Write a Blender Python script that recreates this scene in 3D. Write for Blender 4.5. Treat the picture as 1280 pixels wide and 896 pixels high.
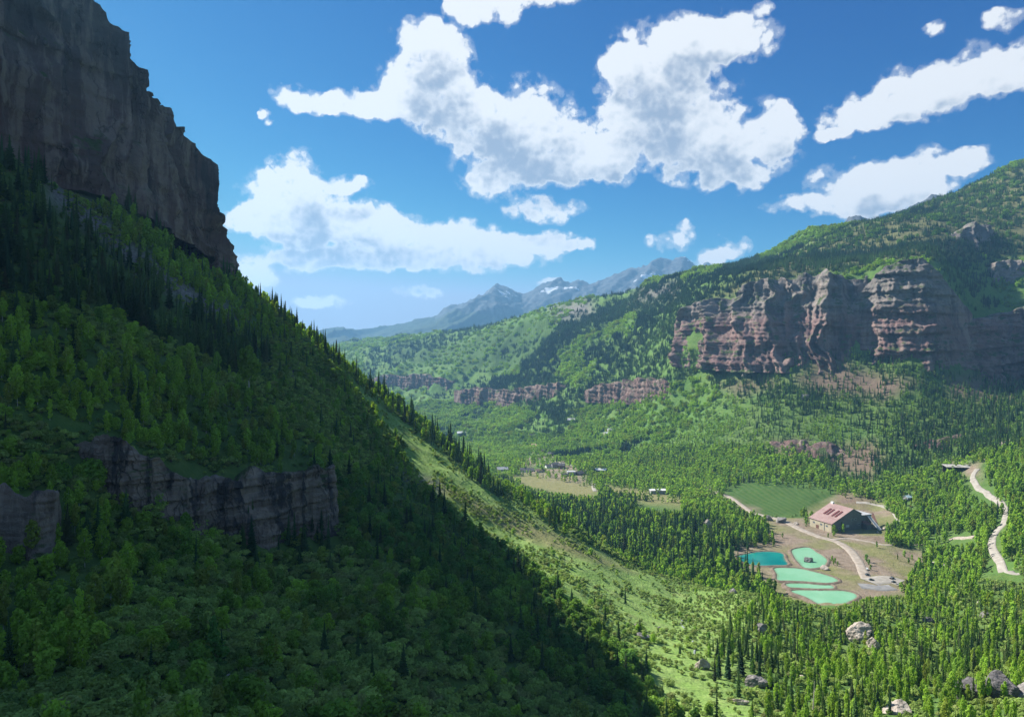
import bpy, math, random
import numpy as np
from mathutils import Vector, Matrix

for _o in list(bpy.data.objects):
    bpy.data.objects.remove(_o)
SC = bpy.context.scene
COL = SC.collection
R = math.radians
random.seed(7)

# ------------------------------------------------------------------ camera
F = 853.0            # focal length in pixels of the 1280 wide photograph
CX, HY = 640.0, 430.0  # principal column and the row of the horizon
ZC = 300.0           # the camera hovers 240 m above the mill
cam = bpy.data.cameras.new('camera')
cam_ob = bpy.data.objects.new('camera', cam)
COL.objects.link(cam_ob)
cam_ob.location = (0, 0, ZC)
cam_ob.rotation_euler = (R(90), 0, 0)
cam.sensor_fit = 'HORIZONTAL'
cam.sensor_width = 36.0
cam.lens = 36.0 * F / 1280.0
cam.shift_y = -18.0 / 1280.0
cam.clip_start = 1.0
cam.clip_end = 60000.0
SC.camera = cam_ob
SC.render.resolution_x, SC.render.resolution_y = 1024, 716

# ------------------------------------------------------------------ light
SUN_AZ, SUN_EL = R(-55.0), R(41.0)      # azimuth from +Y, clockwise positive
SUN_DIR = Vector((math.sin(SUN_AZ) * math.cos(SUN_EL), math.cos(SUN_AZ) * math.cos(SUN_EL), math.sin(SUN_EL)))
sun = bpy.data.lights.new('sun', 'SUN')
sun.energy = 5.0
sun.angle = R(0.5)
sun.color = (1.0, 0.94, 0.84)
sun_ob = bpy.data.objects.new('sun', sun)
COL.objects.link(sun_ob)
sun_ob.location = (-800, 600, 1500)
sun_ob.rotation_euler = (-SUN_DIR).to_track_quat('-Z', 'Y').to_euler()

SC.view_settings.view_transform = 'Standard'
SC.view_settings.look = 'None'
SC.view_settings.exposure = 1.17
SC.view_settings.gamma = 1.0
SC.view_settings.use_curve_mapping = False
cy = SC.cycles
cy.max_bounces = 5
cy.diffuse_bounces = 3
cy.glossy_bounces = 2
cy.transmission_bounces = 3
cy.volume_bounces = 0
cy.transparent_max_bounces = 6
cy.use_denoising = True
cy.caustics_reflective = False
cy.caustics_refractive = False
cy.sample_clamp_indirect = 4.0

# ------------------------------------------------------------------ sky with its clouds (at infinity, by direction)
SKY_STRENGTH = 0.125
CLOUD_WHITE = (3.4, 3.45, 3.5)
CLOUD_GREY = (1.3, 1.57, 2.0)
CLOUDS = [  # heading and height of every puff as column, row, half width, half height
    (600, 4, 36, 26), (660, -8, 62, 18), (574, 12, 18, 20), (640, 12, 16, 20),
    (532, 44, 34, 24), (548, 80, 44, 44), (518, 96, 38, 38), (560, 130, 58, 44), (500, 132, 38, 24),
    (362, 122, 22, 17), (400, 128, 30, 14), (440, 130, 38, 18), (470, 132, 30, 24),
    (600, 152, 50, 40), (650, 150, 60, 48), (692, 182, 60, 45), (640, 200, 68, 36), (722, 206, 58, 24), (620, 228, 44, 22), (762, 196, 40, 30),
    (680, 262, 46, 15),
    (830, 68, 74, 44), (880, 44, 60, 30), (922, 50, 46, 30), (790, 112, 48, 44), (850, 130, 70, 60), (800, 166, 58, 44),
    (872, 192, 54, 40), (930, 180, 70, 48), (972, 165, 30, 34), (915, 224, 40, 18), (776, 74, 24, 22),
    (1056, 146, 34, 20), (1100, 130, 52, 25), (1150, 116, 60, 36), (1210, 100, 60, 38), (1262, 88, 52, 32), (1310, 90, 60, 40), (1040, 165, 22, 9),
    (998, 256, 40, 11), (1060, 234, 54, 32), (1112, 232, 60, 30), (1165, 213, 48, 27), (1210, 202, 32, 18), (1090, 258, 72, 15),
    (372, 212, 32, 25), (348, 250, 48, 34), (328, 276, 46, 22), (400, 256, 54, 38), (436, 228, 28, 11), (390, 298, 60, 34),
    (460, 280, 58, 25), (512, 292, 58, 24), (400, 326, 62, 14), (480, 322, 80, 16), (580, 292, 46, 22), (560, 324, 92, 17),
    (640, 312, 58, 21), (690, 300, 42, 14), (724, 303, 20, 7), (298, 276, 18, 16),
    (318, 340, 30, 20), (403, 377, 37, 8), (522, 367, 29, 8), (832, 303, 22, 13), (856, 288, 20, 13), (890, 318, 26, 11), (918, 308, 24, 13),
    (958, 13, 14, 10), (1262, 22, 26, 17), (1166, 34, 16, 9), (327, 146, 9, 6), (338, 155, 7, 5), (686, 352, 16, 5), (610, 392, 30, 3),
]

def az_el(px, py):
    d = Vector(((px - CX) / F, 1.0, -(py - HY) / F)).normalized()
    return math.atan2(d.x, d.y), math.asin(d.z)

def new_world():
    w = bpy.data.worlds.new('World')
    SC.world = w
    w.use_nodes = True
    nt = w.node_tree
    nt.nodes.clear()
    N, L = nt.nodes.new, nt.links.new
    def M(op, a, b=None, c=None, clamp=False):
        n = N('ShaderNodeMath'); n.operation = op; n.use_clamp = clamp
        for i, v in enumerate((a, b, c)):
            if v is None: continue
            if isinstance(v, (int, float)): n.inputs[i].default_value = v
            else: L(v, n.inputs[i])
        return n.outputs[0]
    out = N('ShaderNodeOutputWorld'); bg = N('ShaderNodeBackground')
    sky = N('ShaderNodeTexSky'); sky.sky_type = 'NISHITA'; sky.sun_disc = False
    sky.sun_elevation = SUN_EL; sky.sun_rotation = SUN_AZ
    sky.altitude = 2900; sky.air_density = 0.8; sky.dust_density = 1.0; sky.ozone_density = 2.5
    tc = N('ShaderNodeTexCoord'); sep = N('ShaderNodeSeparateXYZ'); L(tc.outputs['Generated'], sep.inputs[0])
    az = M('ARCTAN2', sep.outputs[0], sep.outputs[1]); el = M('ARCSINE', sep.outputs[2])
    com = N('ShaderNodeCombineXYZ'); L(az, com.inputs[0]); L(el, com.inputs[1])
    # puffs are pushed about by a coarse noise so that no ellipse shows
    wn = N('ShaderNodeTexNoise'); wn.inputs['Scale'].default_value = 17.0; wn.inputs['Detail'].default_value = 4.0; wn.inputs['Roughness'].default_value = 0.6
    L(com.outputs[0], wn.inputs['Vector'])
    w1 = N('ShaderNodeVectorMath'); w1.operation = 'MULTIPLY_ADD'; L(wn.outputs['Color'], w1.inputs[0])
    w1.inputs[1].default_value = (0.050, 0.036, 0); w1.inputs[2].default_value = (-0.025, -0.018, 0)
    w2 = N('ShaderNodeVectorMath'); w2.operation = 'ADD'; L(com.outputs[0], w2.inputs[0]); L(w1.outputs[0], w2.inputs[1])
    def field(off):
        p = w2.outputs[0]; q = com.outputs[0]
        if off:
            a = N('ShaderNodeVectorMath'); a.operation = 'ADD'; L(p, a.inputs[0]); a.inputs[1].default_value = (off[0], off[1], 0); p = a.outputs[0]
            a = N('ShaderNodeVectorMath'); a.operation = 'ADD'; L(q, a.inputs[0]); a.inputs[1].default_value = (off[0], off[1], 0); q = a.outputs[0]
        acc = None
        for (cx_, cy_, rx, ry) in CLOUDS:
            a0, e0 = az_el(cx_, cy_)
            a1, _ = az_el(cx_ + rx, cy_); _, e1 = az_el(cx_, cy_ - ry)
            ia, ie = 0.80 / max(abs(a1 - a0), 1e-4), 0.80 / max(abs(e1 - e0), 1e-4)
            v = N('ShaderNodeVectorMath'); v.operation = 'MULTIPLY_ADD'; L(p, v.inputs[0])
            v.inputs[1].default_value = (ia, ie, 0); v.inputs[2].default_value = (-a0 * ia, -e0 * ie, 0)
            d = N('ShaderNodeVectorMath'); d.operation = 'DOT_PRODUCT'; L(v.outputs[0], d.inputs[0]); L(v.outputs[0], d.inputs[1])
            f = M('SUBTRACT', 1.0, d.outputs['Value'], clamp=True)
            acc = f if acc is None else M('ADD', acc, f)
        # folded noise gives the rounded heads of cumulus
        n2 = N('ShaderNodeTexNoise'); n2.inputs['Scale'].default_value = 30.0; n2.inputs['Detail'].default_value = 2.5; n2.inputs['Roughness'].default_value = 0.5
        L(q, n2.inputs['Vector'])
        b = M('MULTIPLY', M('SUBTRACT', M('ABSOLUTE', M('SUBTRACT', n2.outputs['Fac'], 0.5)), 0.08), 3.2)
        if off:   # how much cloud lies between a point and the sun
            return M('ADD', acc, M('MULTIPLY', b, M('MULTIPLY', acc, 1.0, clamp=True)))
        acc = M('MINIMUM', acc, 1.15)
        n1 = N('ShaderNodeTexNoise'); n1.inputs['Scale'].default_value = 24.0; n1.inputs['Detail'].default_value = 9.0
        n1.inputs['Roughness'].default_value = 0.60; L(q, n1.inputs['Vector'])
        t = M('ADD', M('MULTIPLY', M('SUBTRACT', n1.outputs['Fac'], 0.5), 4.3), b)
        # noise only where there is a cloud near
        return M('ADD', acc, M('MULTIPLY', t, M('MULTIPLY', M('MULTIPLY', acc, 3.0, clamp=True), M('SUBTRACT', 1.25, M('MULTIPLY', acc, 0.62)))))
    d0 = field(None)
    d1 = field((-0.012, 0.040))
    def sstep(v, a, b):
        n = N('ShaderNodeMapRange'); n.interpolation_type = 'SMOOTHSTEP'; L(v, n.inputs[0])
        n.inputs[1].default_value = a; n.inputs[2].default_value = b
        return n.outputs[0]
    alpha = M('MAXIMUM', sstep(d0, 0.32, 0.82), M('MULTIPLY', sstep(d0, 0.02, 0.5), 0.30))   # body and thin fringe
    fn = N('ShaderNodeTexNoise'); fn.inputs['Scale'].default_value = 42.0; fn.inputs['Detail'].default_value = 5.0; L(com.outputs[0], fn.inputs['Vector'])
    fs = N('ShaderNodeVectorMath'); fs.operation = 'ADD'; L(com.outputs[0], fs.inputs[0]); fs.inputs[1].default_value = (-0.0035, 0.0060, 0)
    f2 = N('ShaderNodeTexNoise'); f2.inputs['Scale'].default_value = 42.0; f2.inputs['Detail'].default_value = 5.0; L(fs.outputs[0], f2.inputs['Vector'])
    d1 = M('ADD', d1, M('MULTIPLY', M('SUBTRACT', f2.outputs['Fac'], fn.outputs['Fac']), 1.7))
    shade = M('MULTIPLY', sstep(d1, 0.45, 2.0), sstep(d0, 0.4, 1.3))
    cc = N('ShaderNodeMix'); cc.data_type = 'RGBA'; L(shade, cc.inputs[0])
    cc.inputs[6].default_value = (*CLOUD_WHITE, 1); cc.inputs[7].default_value = (*CLOUD_GREY, 1)
    hs = N('ShaderNodeHueSaturation'); hs.inputs['Saturation'].default_value = 1.15; hs.inputs['Value'].default_value = 1.0
    # deepen the blue: a mild gamma at display level
    s1 = N('ShaderNodeVectorMath'); s1.operation = 'SCALE'; L(sky.outputs[0], s1.inputs[0]); s1.inputs['Scale'].default_value = 0.2
    gm = N('ShaderNodeGamma'); L(s1.outputs[0], gm.inputs[0]); gm.inputs[1].default_value = 1.22
    s2 = N('ShaderNodeVectorMath'); s2.operation = 'SCALE'; L(gm.outputs[0], s2.inputs[0]); s2.inputs['Scale'].default_value = 0.86 / 0.2
    L(s2.outputs[0], hs.inputs['Color'])
    sr = N('ShaderNodeSeparateXYZ'); L(hs.outputs[0], sr.inputs[0]); tone = N('ShaderNodeCombineXYZ')
    for i, (k, g) in enumerate(((2.55, 2.4), (0.55, 1.10), (0.47, 0.62))):   # clear mountain air: little red, an even blue
        v = M('POWER', M('MULTIPLY', sr.outputs[i], 0.225), g)
        L(M('MULTIPLY', M('SMOOTH_MIN', v, (0.15, 0.72, 1.05)[i], (0.10, 0.35, 0.4)[i]), k / 0.225), tone.inputs[i])
    mx = N('ShaderNodeMix'); mx.data_type = 'RGBA'; L(M('MULTIPLY', alpha, 0.97), mx.inputs[0]); L(tone.outputs[0], mx.inputs[6]); L(cc.outputs[2], mx.inputs[7])
    # unseen clouds added behind the camera and overhead to brighten the shaded slope
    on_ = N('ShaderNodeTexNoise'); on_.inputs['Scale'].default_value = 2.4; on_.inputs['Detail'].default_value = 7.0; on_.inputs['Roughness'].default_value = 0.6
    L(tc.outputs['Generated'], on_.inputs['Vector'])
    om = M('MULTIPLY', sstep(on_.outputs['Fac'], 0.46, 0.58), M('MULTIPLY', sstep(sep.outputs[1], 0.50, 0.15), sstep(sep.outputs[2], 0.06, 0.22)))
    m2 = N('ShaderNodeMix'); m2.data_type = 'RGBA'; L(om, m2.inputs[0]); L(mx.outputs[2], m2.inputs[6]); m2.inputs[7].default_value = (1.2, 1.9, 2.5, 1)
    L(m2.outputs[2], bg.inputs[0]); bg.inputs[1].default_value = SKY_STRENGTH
    L(bg.outputs[0], out.inputs[0])
    w.cycles.sampling_method = 'MANUAL'; w.cycles.sample_map_resolution = 512
new_world()

# ------------------------------------------------------------------ numpy helpers
def _hash(ix, iy, seed):
    h = (ix.astype(np.int64) * 374761393 + iy.astype(np.int64) * 668265263 + seed * 974634937) & 0x7fffffff
    h = ((h ^ (h >> 13)) * 1274126177) & 0x7fffffff
    return ((h ^ (h >> 16)) & 0xffff) / 65535.0

def vnoise(x, y, seed=0):
    ix, iy = np.floor(x), np.floor(y)
    fx, fy = x - ix, y - iy
    fx = fx * fx * fx * (fx * (fx * 6 - 15) + 10); fy = fy * fy * fy * (fy * (fy * 6 - 15) + 10)
    ix = ix.astype(np.int64); iy = iy.astype(np.int64)
    a, b = _hash(ix, iy, seed), _hash(ix + 1, iy, seed)
    c, d = _hash(ix, iy + 1, seed), _hash(ix + 1, iy + 1, seed)
    return (a + (b - a) * fx) * (1 - fy) + (c + (d - c) * fx) * fy

def fbm(x, y, seed=0, oct=5, gain=0.5):          # about -1..1
    s, a, t = 0.0, 1.0, 0.0
    x = np.asarray(x, float); y = np.asarray(y, float)
    for k in range(oct):
        s = s + a * (vnoise(x, y, seed + 17 * k) * 2 - 1); t += a; a *= gain
        x, y = x * 1.97 + 3.1, y * 2.03 + 7.7
    return s / t * 1.6

def ridged(x, y, seed=0, oct=4):                  # 0..1, sharp crests at 1
    s, a, t = 0.0, 1.0, 0.0
    x = np.asarray(x, float); y = np.asarray(y, float)
    for k in range(oct):
        n = 1 - np.abs(vnoise(x, y, seed + 31 * k) * 2 - 1)
        s = s + a * n * n; t += a; a *= 0.5
        x, y = x * 2.03 + 1.7, y * 1.97 + 9.2
    return s / t

def in_poly(px, py, poly, soft=8.0):
    """1 inside the polygon, 0 outside, soft edge in the polygon's units"""
    px = np.asarray(px, float); py = np.asarray(py, float)
    inside = np.zeros(px.shape, bool); d2 = np.full(px.shape, 1e12)
    n = len(poly)
    for i in range(n):
        x0, y0 = poly[i]; x1, y1 = poly[(i + 1) % n]
        ex, ey = x1 - x0, y1 - y0
        t = np.clip(((px - x0) * ex + (py - y0) * ey) / (ex * ex + ey * ey + 1e-9), 0, 1)
        d2 = np.minimum(d2, (px - x0 - t * ex) ** 2 + (py - y0 - t * ey) ** 2)
        if y0 != y1:
            c = ((y0 > py) != (y1 > py)) & (px < (x1 - x0) * (py - y0) / (y1 - y0) + x0)
            inside ^= c
    sd = np.sqrt(d2) * np.where(inside, 1, -1)
    return np.clip(sd / soft * 0.5 + 0.5, 0, 1)

def mesh_np(name, verts, faces, mats=(), smooth=True, mat_idx=None):
    me = bpy.data.meshes.new(name)
    verts = np.asarray(verts, np.float32); faces = np.asarray(faces, np.int32)
    nf, k = faces.shape
    me.vertices.add(len(verts)); me.vertices.foreach_set('co', verts.ravel())
    me.loops.add(nf * k); me.loops.foreach_set('vertex_index', faces.ravel())
    me.polygons.add(nf); me.polygons.foreach_set('loop_start', np.arange(0, nf * k, k, dtype=np.int32))
    for m in mats: me.materials.append(m)
    if mat_idx is not None: me.polygons.foreach_set('material_index', np.asarray(mat_idx, np.int32))
    me.polygons.foreach_set('use_smooth', np.full(nf, smooth, bool))
    me.update(calc_edges=True)
    me.validate()
    return me

def grid_faces(nr, nc):
    i = np.arange((nr - 1) * (nc - 1)); r, c = i // (nc - 1), i % (nc - 1)
    a = r * nc + c
    return np.stack([a, a + 1, a + nc + 1, a + nc], 1)

def link(name, me, parent=None, **props):
    o = bpy.data.objects.new(name, me); COL.objects.link(o)
    if parent is not None: o.parent = parent
    for k, v in props.items(): o[k] = v
    return o

def add_attr(me, name, arr, typ='FLOAT', dom='POINT'):
    a = me.attributes.new(name, typ, dom)
    a.data.foreach_set('vector' if typ == 'FLOAT_VECTOR' else 'value', np.asarray(arr, np.int32 if typ == 'INT' else np.float32).ravel())

def P(px, py, Y):
    return Vector(((px - CX) / F * Y, Y, ZC - (py - HY) / F * Y))

# ------------------------------------------------------------------ the lie of the land: for a heading (column), distance and the row it shows at
LAND = {
 -900: [(60, 1000), (110, 760), (170, 560), (250, 330), (330, 200), (600, 200), (2000, 330), (6500, 400)],
 -400: [(60, 1060), (110, 860), (170, 640), (220, 480), (280, 320), (360, 170), (600, 190), (2000, 330), (6500, 400)],
 0: [(50, 1250), (80, 1010), (110, 896), (150, 800), (185, 702), (206, 606), (245, 480), (295, 370), (345, 280), (400, 187), (480, 220), (700, 300), (2000, 420), (6500, 430)],
 150: [(50, 1280), (80, 1040), (112, 896), (160, 780), (224, 660), (250, 562), (305, 450), (350, 400), (420, 330), (480, 245), (600, 290), (800, 350), (2000, 430), (6500, 440)],
 290: [(50, 1330), (85, 1060), (130, 896), (190, 775), (262, 682), (290, 596), (355, 500), (450, 430), (540, 380), (628, 345), (700, 372), (850, 420), (2000, 470), (6500, 450)],
 400: [(50, 1380), (90, 1080), (150, 896), (220, 770), (292, 690), (322, 604), (420, 520), (550, 460), (640, 430), (720, 460), (900, 490), (2000, 500), (6500, 440)],
 500: [(50, 1420), (100, 1080), (170, 896), (240, 752), (350, 660), (450, 600), (560, 545), (645, 505), (720, 540), (900, 600), (1300, 570), (2200, 530), (3100, 495), (3300, 468), (4500, 418), (6500, 425)],
 560: [(50, 1450), (100, 1110), (185, 896), (340, 700), (480, 620), (640, 560), (720, 610), (850, 640), (1200, 602), (1600, 570), (2200, 545), (3000, 487), (3030, 472), (3200, 462), (4000, 412), (5000, 425), (6500, 440)],
 640: [(50, 1480), (110, 1110), (200, 896), (300, 762), (450, 680), (640, 614), (720, 660), (850, 655), (1050, 618), (1300, 592), (1500, 582), (1900, 558), (2450, 500), (2480, 485), (2900, 448), (3500, 396), (4400, 410), (6500, 440)],
 720: [(50, 1500), (110, 1130), (205, 896), (320, 770), (450, 705), (600, 662), (690, 700), (850, 660), (1100, 617), (1300, 596), (1500, 580), (1750, 560), (2200, 498), (2230, 482), (2500, 436), (3200, 364), (4200, 385), (6500, 430)],
 800: [(50, 1500), (115, 1130), (220, 896), (340, 800), (480, 732), (580, 708), (680, 722), (850, 663), (1100, 625), (1350, 600), (1600, 562), (1950, 498), (1980, 479), (2200, 425), (2700, 361), (3600, 380), (6500, 430)],
 860: [(50, 1500), (115, 1140), (226, 896), (360, 800), (520, 740), (585, 724), (680, 738), (850, 666), (1000, 640), (1250, 610), (1500, 562), (1720, 505), (1790, 432), (1860, 400), (2150, 365), (2500, 334), (3300, 355), (6500, 430)],
 950: [(50, 1500), (115, 1140), (230, 896), (290, 850), (390, 790), (520, 745), (570, 742), (650, 765), (760, 699), (900, 657), (1050, 625), (1200, 600), (1350, 550), (1500, 505), (1640, 437), (1720, 350), (1900, 340), (2350, 318), (3000, 335), (6500, 430)],
 1040: [(50, 1500), (115, 1140), (235, 896), (300, 850), (400, 800), (540, 757), (590, 768), (660, 740), (760, 699), (900, 657), (1050, 625), (1130, 603), (1250, 570), (1400, 500), (1560, 438), (1660, 335), (1850, 322), (2350, 280), (3000, 300), (6500, 430)],
 1100: [(50, 1500), (115, 1140), (235, 896), (300, 852), (400, 800), (550, 750), (600, 762), (680, 734), (760, 699), (900, 657), (1020, 632), (1080, 600), (1200, 565), (1350, 500), (1500, 446), (1620, 322), (1800, 318), (2300, 266), (3000, 290), (6500, 430)],
 1180: [(50, 1480), (110, 1140), (230, 896), (300, 850), (400, 800), (560, 738), (620, 744), (700, 722), (800, 682), (900, 645), (1000, 600), (1080, 572), (1160, 560), (1280, 510), (1420, 468), (1540, 340), (1750, 310), (2300, 240), (3000, 270), (6500, 430)],
 1230: [(50, 1460), (110, 1130), (222, 896), (300, 838), (400, 788), (560, 724), (640, 704), (740, 672), (850, 630), (950, 595), (1050, 560), (1130, 552), (1250, 512), (1400, 478), (1560, 452), (1660, 385), (1760, 325), (1900, 300), (2300, 222), (3000, 260), (6500, 430)],
 1290: [(50, 1440), (110, 1120), (212, 896), (300, 826), (380, 790), (560, 715), (640, 690), (740, 645), (850, 602), (950, 570), (1050, 545), (1150, 528), (1250, 505), (1400, 480), (1560, 450), (1660, 372), (1760, 322), (1900, 288), (2300, 202), (3000, 240), (6500, 420)],
 1700: [(60, 1300), (110, 1020), (212, 820), (380, 690), (560, 610), (800, 520), (1050, 450), (1350, 370), (1700, 250), (2300, 110), (3000, 160), (6500, 380)],
 2200: [(60, 1200), (110, 960), (212, 760), (380, 620), (560, 520), (800, 420), (1050, 340), (1350, 250), (1700, 130), (2300, 0), (3000, 60), (6500, 300)],
}
_lp = np.array([(px, math.log(Y), py) for px, lst in LAND.items() for Y, py in lst])
KX, KY = 1 / 170.0, 2.6
def _kern(d2):
    return 0.5 * d2 * np.log(d2 + 1e-9)
def fit_tps(q, v, lam):
    n = len(q)
    d2 = ((q[:, None] - q[None]) ** 2).sum(-1)
    A = np.zeros((n + 3, n + 3)); A[:n, :n] = _kern(d2) + lam * np.eye(n)
    A[:n, n] = 1; A[:n, n + 1:] = q; A[n, :n] = 1; A[n + 1:, :n] = q.T
    return np.linalg.solve(A, np.concatenate([v, np.zeros(3)]))
_q = np.stack([_lp[:, 0] * KX, _lp[:, 1] * KY], 1)
_w = fit_tps(_q, _lp[:, 2], 0.03)

GPX = np.concatenate([np.arange(-900, -30, 18.0), np.arange(-30, 1312, 2.2), np.arange(1312, 2201, 18.0)])
GLY = np.linspace(math.log(50), math.log(6500), 900)
def tps_eval(px, ly):
    n = len(_q); out = np.empty(px.shape)
    fx, fy = px.ravel() * KX, ly.ravel() * KY
    res = out.ravel()
    for s in range(0, len(fx), 20000):
        d2 = (fx[s:s + 20000, None] - _q[None, :, 0]) ** 2 + (fy[s:s + 20000, None] - _q[None, :, 1]) ** 2
        res[s:s + 20000] = _kern(d2) @ _w[:n] + _w[n] + _w[n + 1] * fx[s:s + 20000] + _w[n + 2] * fy[s:s + 20000]
    return res.reshape(px.shape)
# evaluated on a coarser lattice, then refined
_cpx = np.concatenate([np.arange(-900, -30, 60.0), np.arange(-30, 1330, 10.0), np.arange(1330, 2261, 60.0)])
_cly = np.linspace(math.log(50), math.log(6500), 300)
_CP = tps_eval(*np.meshgrid(_cpx, _cly))
def lat(cp, cl, C, px, ly):
    fx = np.interp(px, cp, np.arange(len(cp))); fy = np.interp(ly, cl, np.arange(len(cl)))
    ix = np.clip(fx.astype(int), 0, len(cp) - 2); iy = np.clip(fy.astype(int), 0, len(cl) - 2)
    tx, ty = fx - ix, fy - iy
    return (C[iy, ix] * (1 - tx) + C[iy, ix + 1] * tx) * (1 - ty) + (C[iy + 1, ix] * (1 - tx) + C[iy + 1, ix + 1] * tx) * ty
GP, GL = np.meshgrid(GPX, GLY)
GY = np.exp(GL)
GROW = lat(_cpx, _cly, _CP, GP, GL)
GXW = (GP - CX) / F * GY
GZ = ZC - (GROW - HY) / F * GY
# roughness of the ground, none on the valley floor
FLOOR = [(960, 650), (960, 720), (1180, 720), (1160, 640), (1130, 625), (1000, 618), (900, 600), (880, 620)]   # seen outline of the levelled ground
FLOOR_XY = [(-60, 1010), (190, 690), (240, 640), (420, 630), (440, 800), (470, 900), (520, 985), (420, 1010), (420, 1090), (300, 1180), (150, 1300), (-30, 1700), (-220, 1650), (-180, 1150)]
def floor_z(x, y):
    return ZC + np.interp(y, [600, 930, 1350, 1700, 2600], [-239, -240, -268, -280, -300])
GF = in_poly(GXW, GY, FLOOR_XY, 50.0)
_rough = np.clip((GY - 60) / 500, 0.05, 1) * (1 - GF)
_mt = np.clip((GY - 1500) / 900, 0, 1)
GZ = GZ + _rough * (fbm(GXW / 60, GY / 60, 3, 5) * 3.4 + fbm(GXW / 17, GY / 17, 9, 4) * 0.9)
_gul = ridged(GXW / 420 + 0.25 * fbm(GXW / 300, GY / 300, 5, 3), GY / 900 + GXW / 1100, 21, 4)
GZ = GZ + _mt * (1 - GF) * ((_gul - 0.82) * 80 + fbm(GXW / 150, GY / 150, 33, 4) * 16)
GZ = GZ * (1 - GF) + floor_z(GXW, GY) * GF

def ground_z(x, y):
    x = np.asarray(x, float); y = np.maximum(np.asarray(y, float), 50.5)
    return lat(GPX, GLY, GZ, CX + F * x / y, np.log(y))
def at(px, Y, up=0.0):
    """the ground point on a heading at a distance"""
    x = (px - CX) / F * Y
    return Vector((x, Y, float(ground_z(x, Y)) + up))
def row_of(z, y):
    return HY - F * (z - ZC) / y
GROWS = row_of(GZ, GY)
HORIZ = np.minimum.accumulate(GROWS, 0)           # highest row met so far on each heading
def hidden_by(x, y, z):
    """rows by which nearer land stands above the point (positive: hidden)"""
    r = row_of(z, y)
    return r - lat(GPX, GLY, HORIZ, CX + F * x / y, np.log(np.maximum(y, 51)) - 0.02)
def find_y(px, py, lo, hi):
    """distance between lo and hi at which the ground on a heading shows nearest to a row"""
    ys = np.exp(np.linspace(math.log(lo), math.log(hi), 400)); xs = (px - CX) / F * ys
    return float(ys[np.argmin(np.abs(row_of(ground_z(xs, ys), ys) - py))])
def on(px, py, lo=600, hi=1300, up=0.0):
    return at(px, find_y(px, py, lo, hi), up)
def first_y(px, row, lo, hi):
    """nearest distance beyond lo at which the ground on a heading reaches up to a row"""
    ys = np.exp(np.linspace(math.log(lo), math.log(hi), 600)); xs = (px - CX) / F * ys
    k = np.nonzero(row_of(ground_z(xs, ys), ys) <= row)[0]
    return float(ys[k[0]]) if len(k) else hi
# ------------------------------------------------------------------ materials
class NT:
    """a little shorthand for building node trees"""
    def __init__(s, name):
        s.m = bpy.data.materials.new(name); s.m.use_nodes = True
        s.t = s.m.node_tree; s.t.nodes.clear()
        s.out = s.n('ShaderNodeOutputMaterial')
    def n(s, typ, **kw):
        n = s.t.nodes.new(typ)
        for k, v in kw.items(): setattr(n, k, v)
        return n
    def l(s, a, b): s.t.links.new(a, b)
    def put(s, v, sock):
        if isinstance(v, (int, float)): sock.default_value = v
        elif isinstance(v, tuple): sock.default_value = (*v, 1) if len(v) == 3 and sock.type == 'RGBA' else v
        else: s.l(v, sock)
    def math(s, op, a, b=None, clamp=False):
        n = s.n('ShaderNodeMath', operation=op, use_clamp=clamp)
        s.put(a, n.inputs[0])
        if b is not None: s.put(b, n.inputs[1])
        return n.outputs[0]
    def mix(s, f, a, b, mode='MIX'):
        n = s.n('ShaderNodeMix', data_type='RGBA', blend_type=mode)
        s.put(f, n.inputs[0]); s.put(a, n.inputs[6]); s.put(b, n.inputs[7])
        return n.outputs[2]
    def pos(s, scale=(1, 1, 1), obj=False):
        if obj: src = s.n('ShaderNodeTexCoord').outputs['Object']
        else: src = s.n('ShaderNodeNewGeometry').outputs['Position']
        m = s.n('ShaderNodeMapping'); s.l(src, m.inputs[0]); m.inputs['Scale'].default_value = scale
        return m.outputs[0]
    def noise(s, scale, detail=4.0, rough=0.55, vec=None, dist=0.0):
        n = s.n('ShaderNodeTexNoise')
        n.inputs['Scale'].default_value = scale; n.inputs['Detail'].default_value = detail
        n.inputs['Roughness'].default_value = rough; n.inputs['Distortion'].default_value = dist
        s.l(vec if vec is not None else s.pos(), n.inputs['Vector'])
        return n.outputs['Fac']
    def ramp(s, f, a, b, lo=0.0, hi=1.0):
        n = s.n('ShaderNodeMapRange', interpolation_type='SMOOTHSTEP')
        s.put(f, n.inputs[0]); n.inputs[1].default_value = a; n.inputs[2].default_value = b
        n.inputs[3].default_value = lo; n.inputs[4].default_value = hi
        return n.outputs[0]
    def attr(s, name, typ='GEOMETRY'):
        n = s.n('ShaderNodeAttribute', attribute_name=name, attribute_type=typ)
        return n.outputs['Fac']
    def bump(s, h, dist=1.0, strength=1.0):
        n = s.n('ShaderNodeBump'); n.inputs['Distance'].default_value = dist; n.inputs['Strength'].default_value = strength
        s.l(h, n.inputs['Height'])
        return n.outputs[0]
    def principled(s, col, rough=0.9, spec=0.2, metal=0.0, normal=None):
        n = s.n('ShaderNodeBsdfPrincipled')
        s.put(col, n.inputs['Base Color']); s.put(rough, n.inputs['Roughness'])
        n.inputs['Specular IOR Level'].default_value = spec; n.inputs['Metallic'].default_value = metal
        if normal is not None: s.l(normal, n.inputs['Normal'])
        s.l(n.outputs[0], s.out.inputs[0])
        return s.m

def mottled(name, a, b, scale=0.5, rough=0.85, spec=0.2, metal=0.0, bump=0.0, obj=False):
    t = NT(name); v = t.pos(obj=obj)
    f = t.ramp(t.noise(scale, 5, 0.6, v), 0.3, 0.7)
    nrm = t.bump(t.noise(scale * 3, 3, 0.6, v), bump) if bump else None
    return t.principled(t.mix(f, a, b), rough, spec, metal, nrm)

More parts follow.
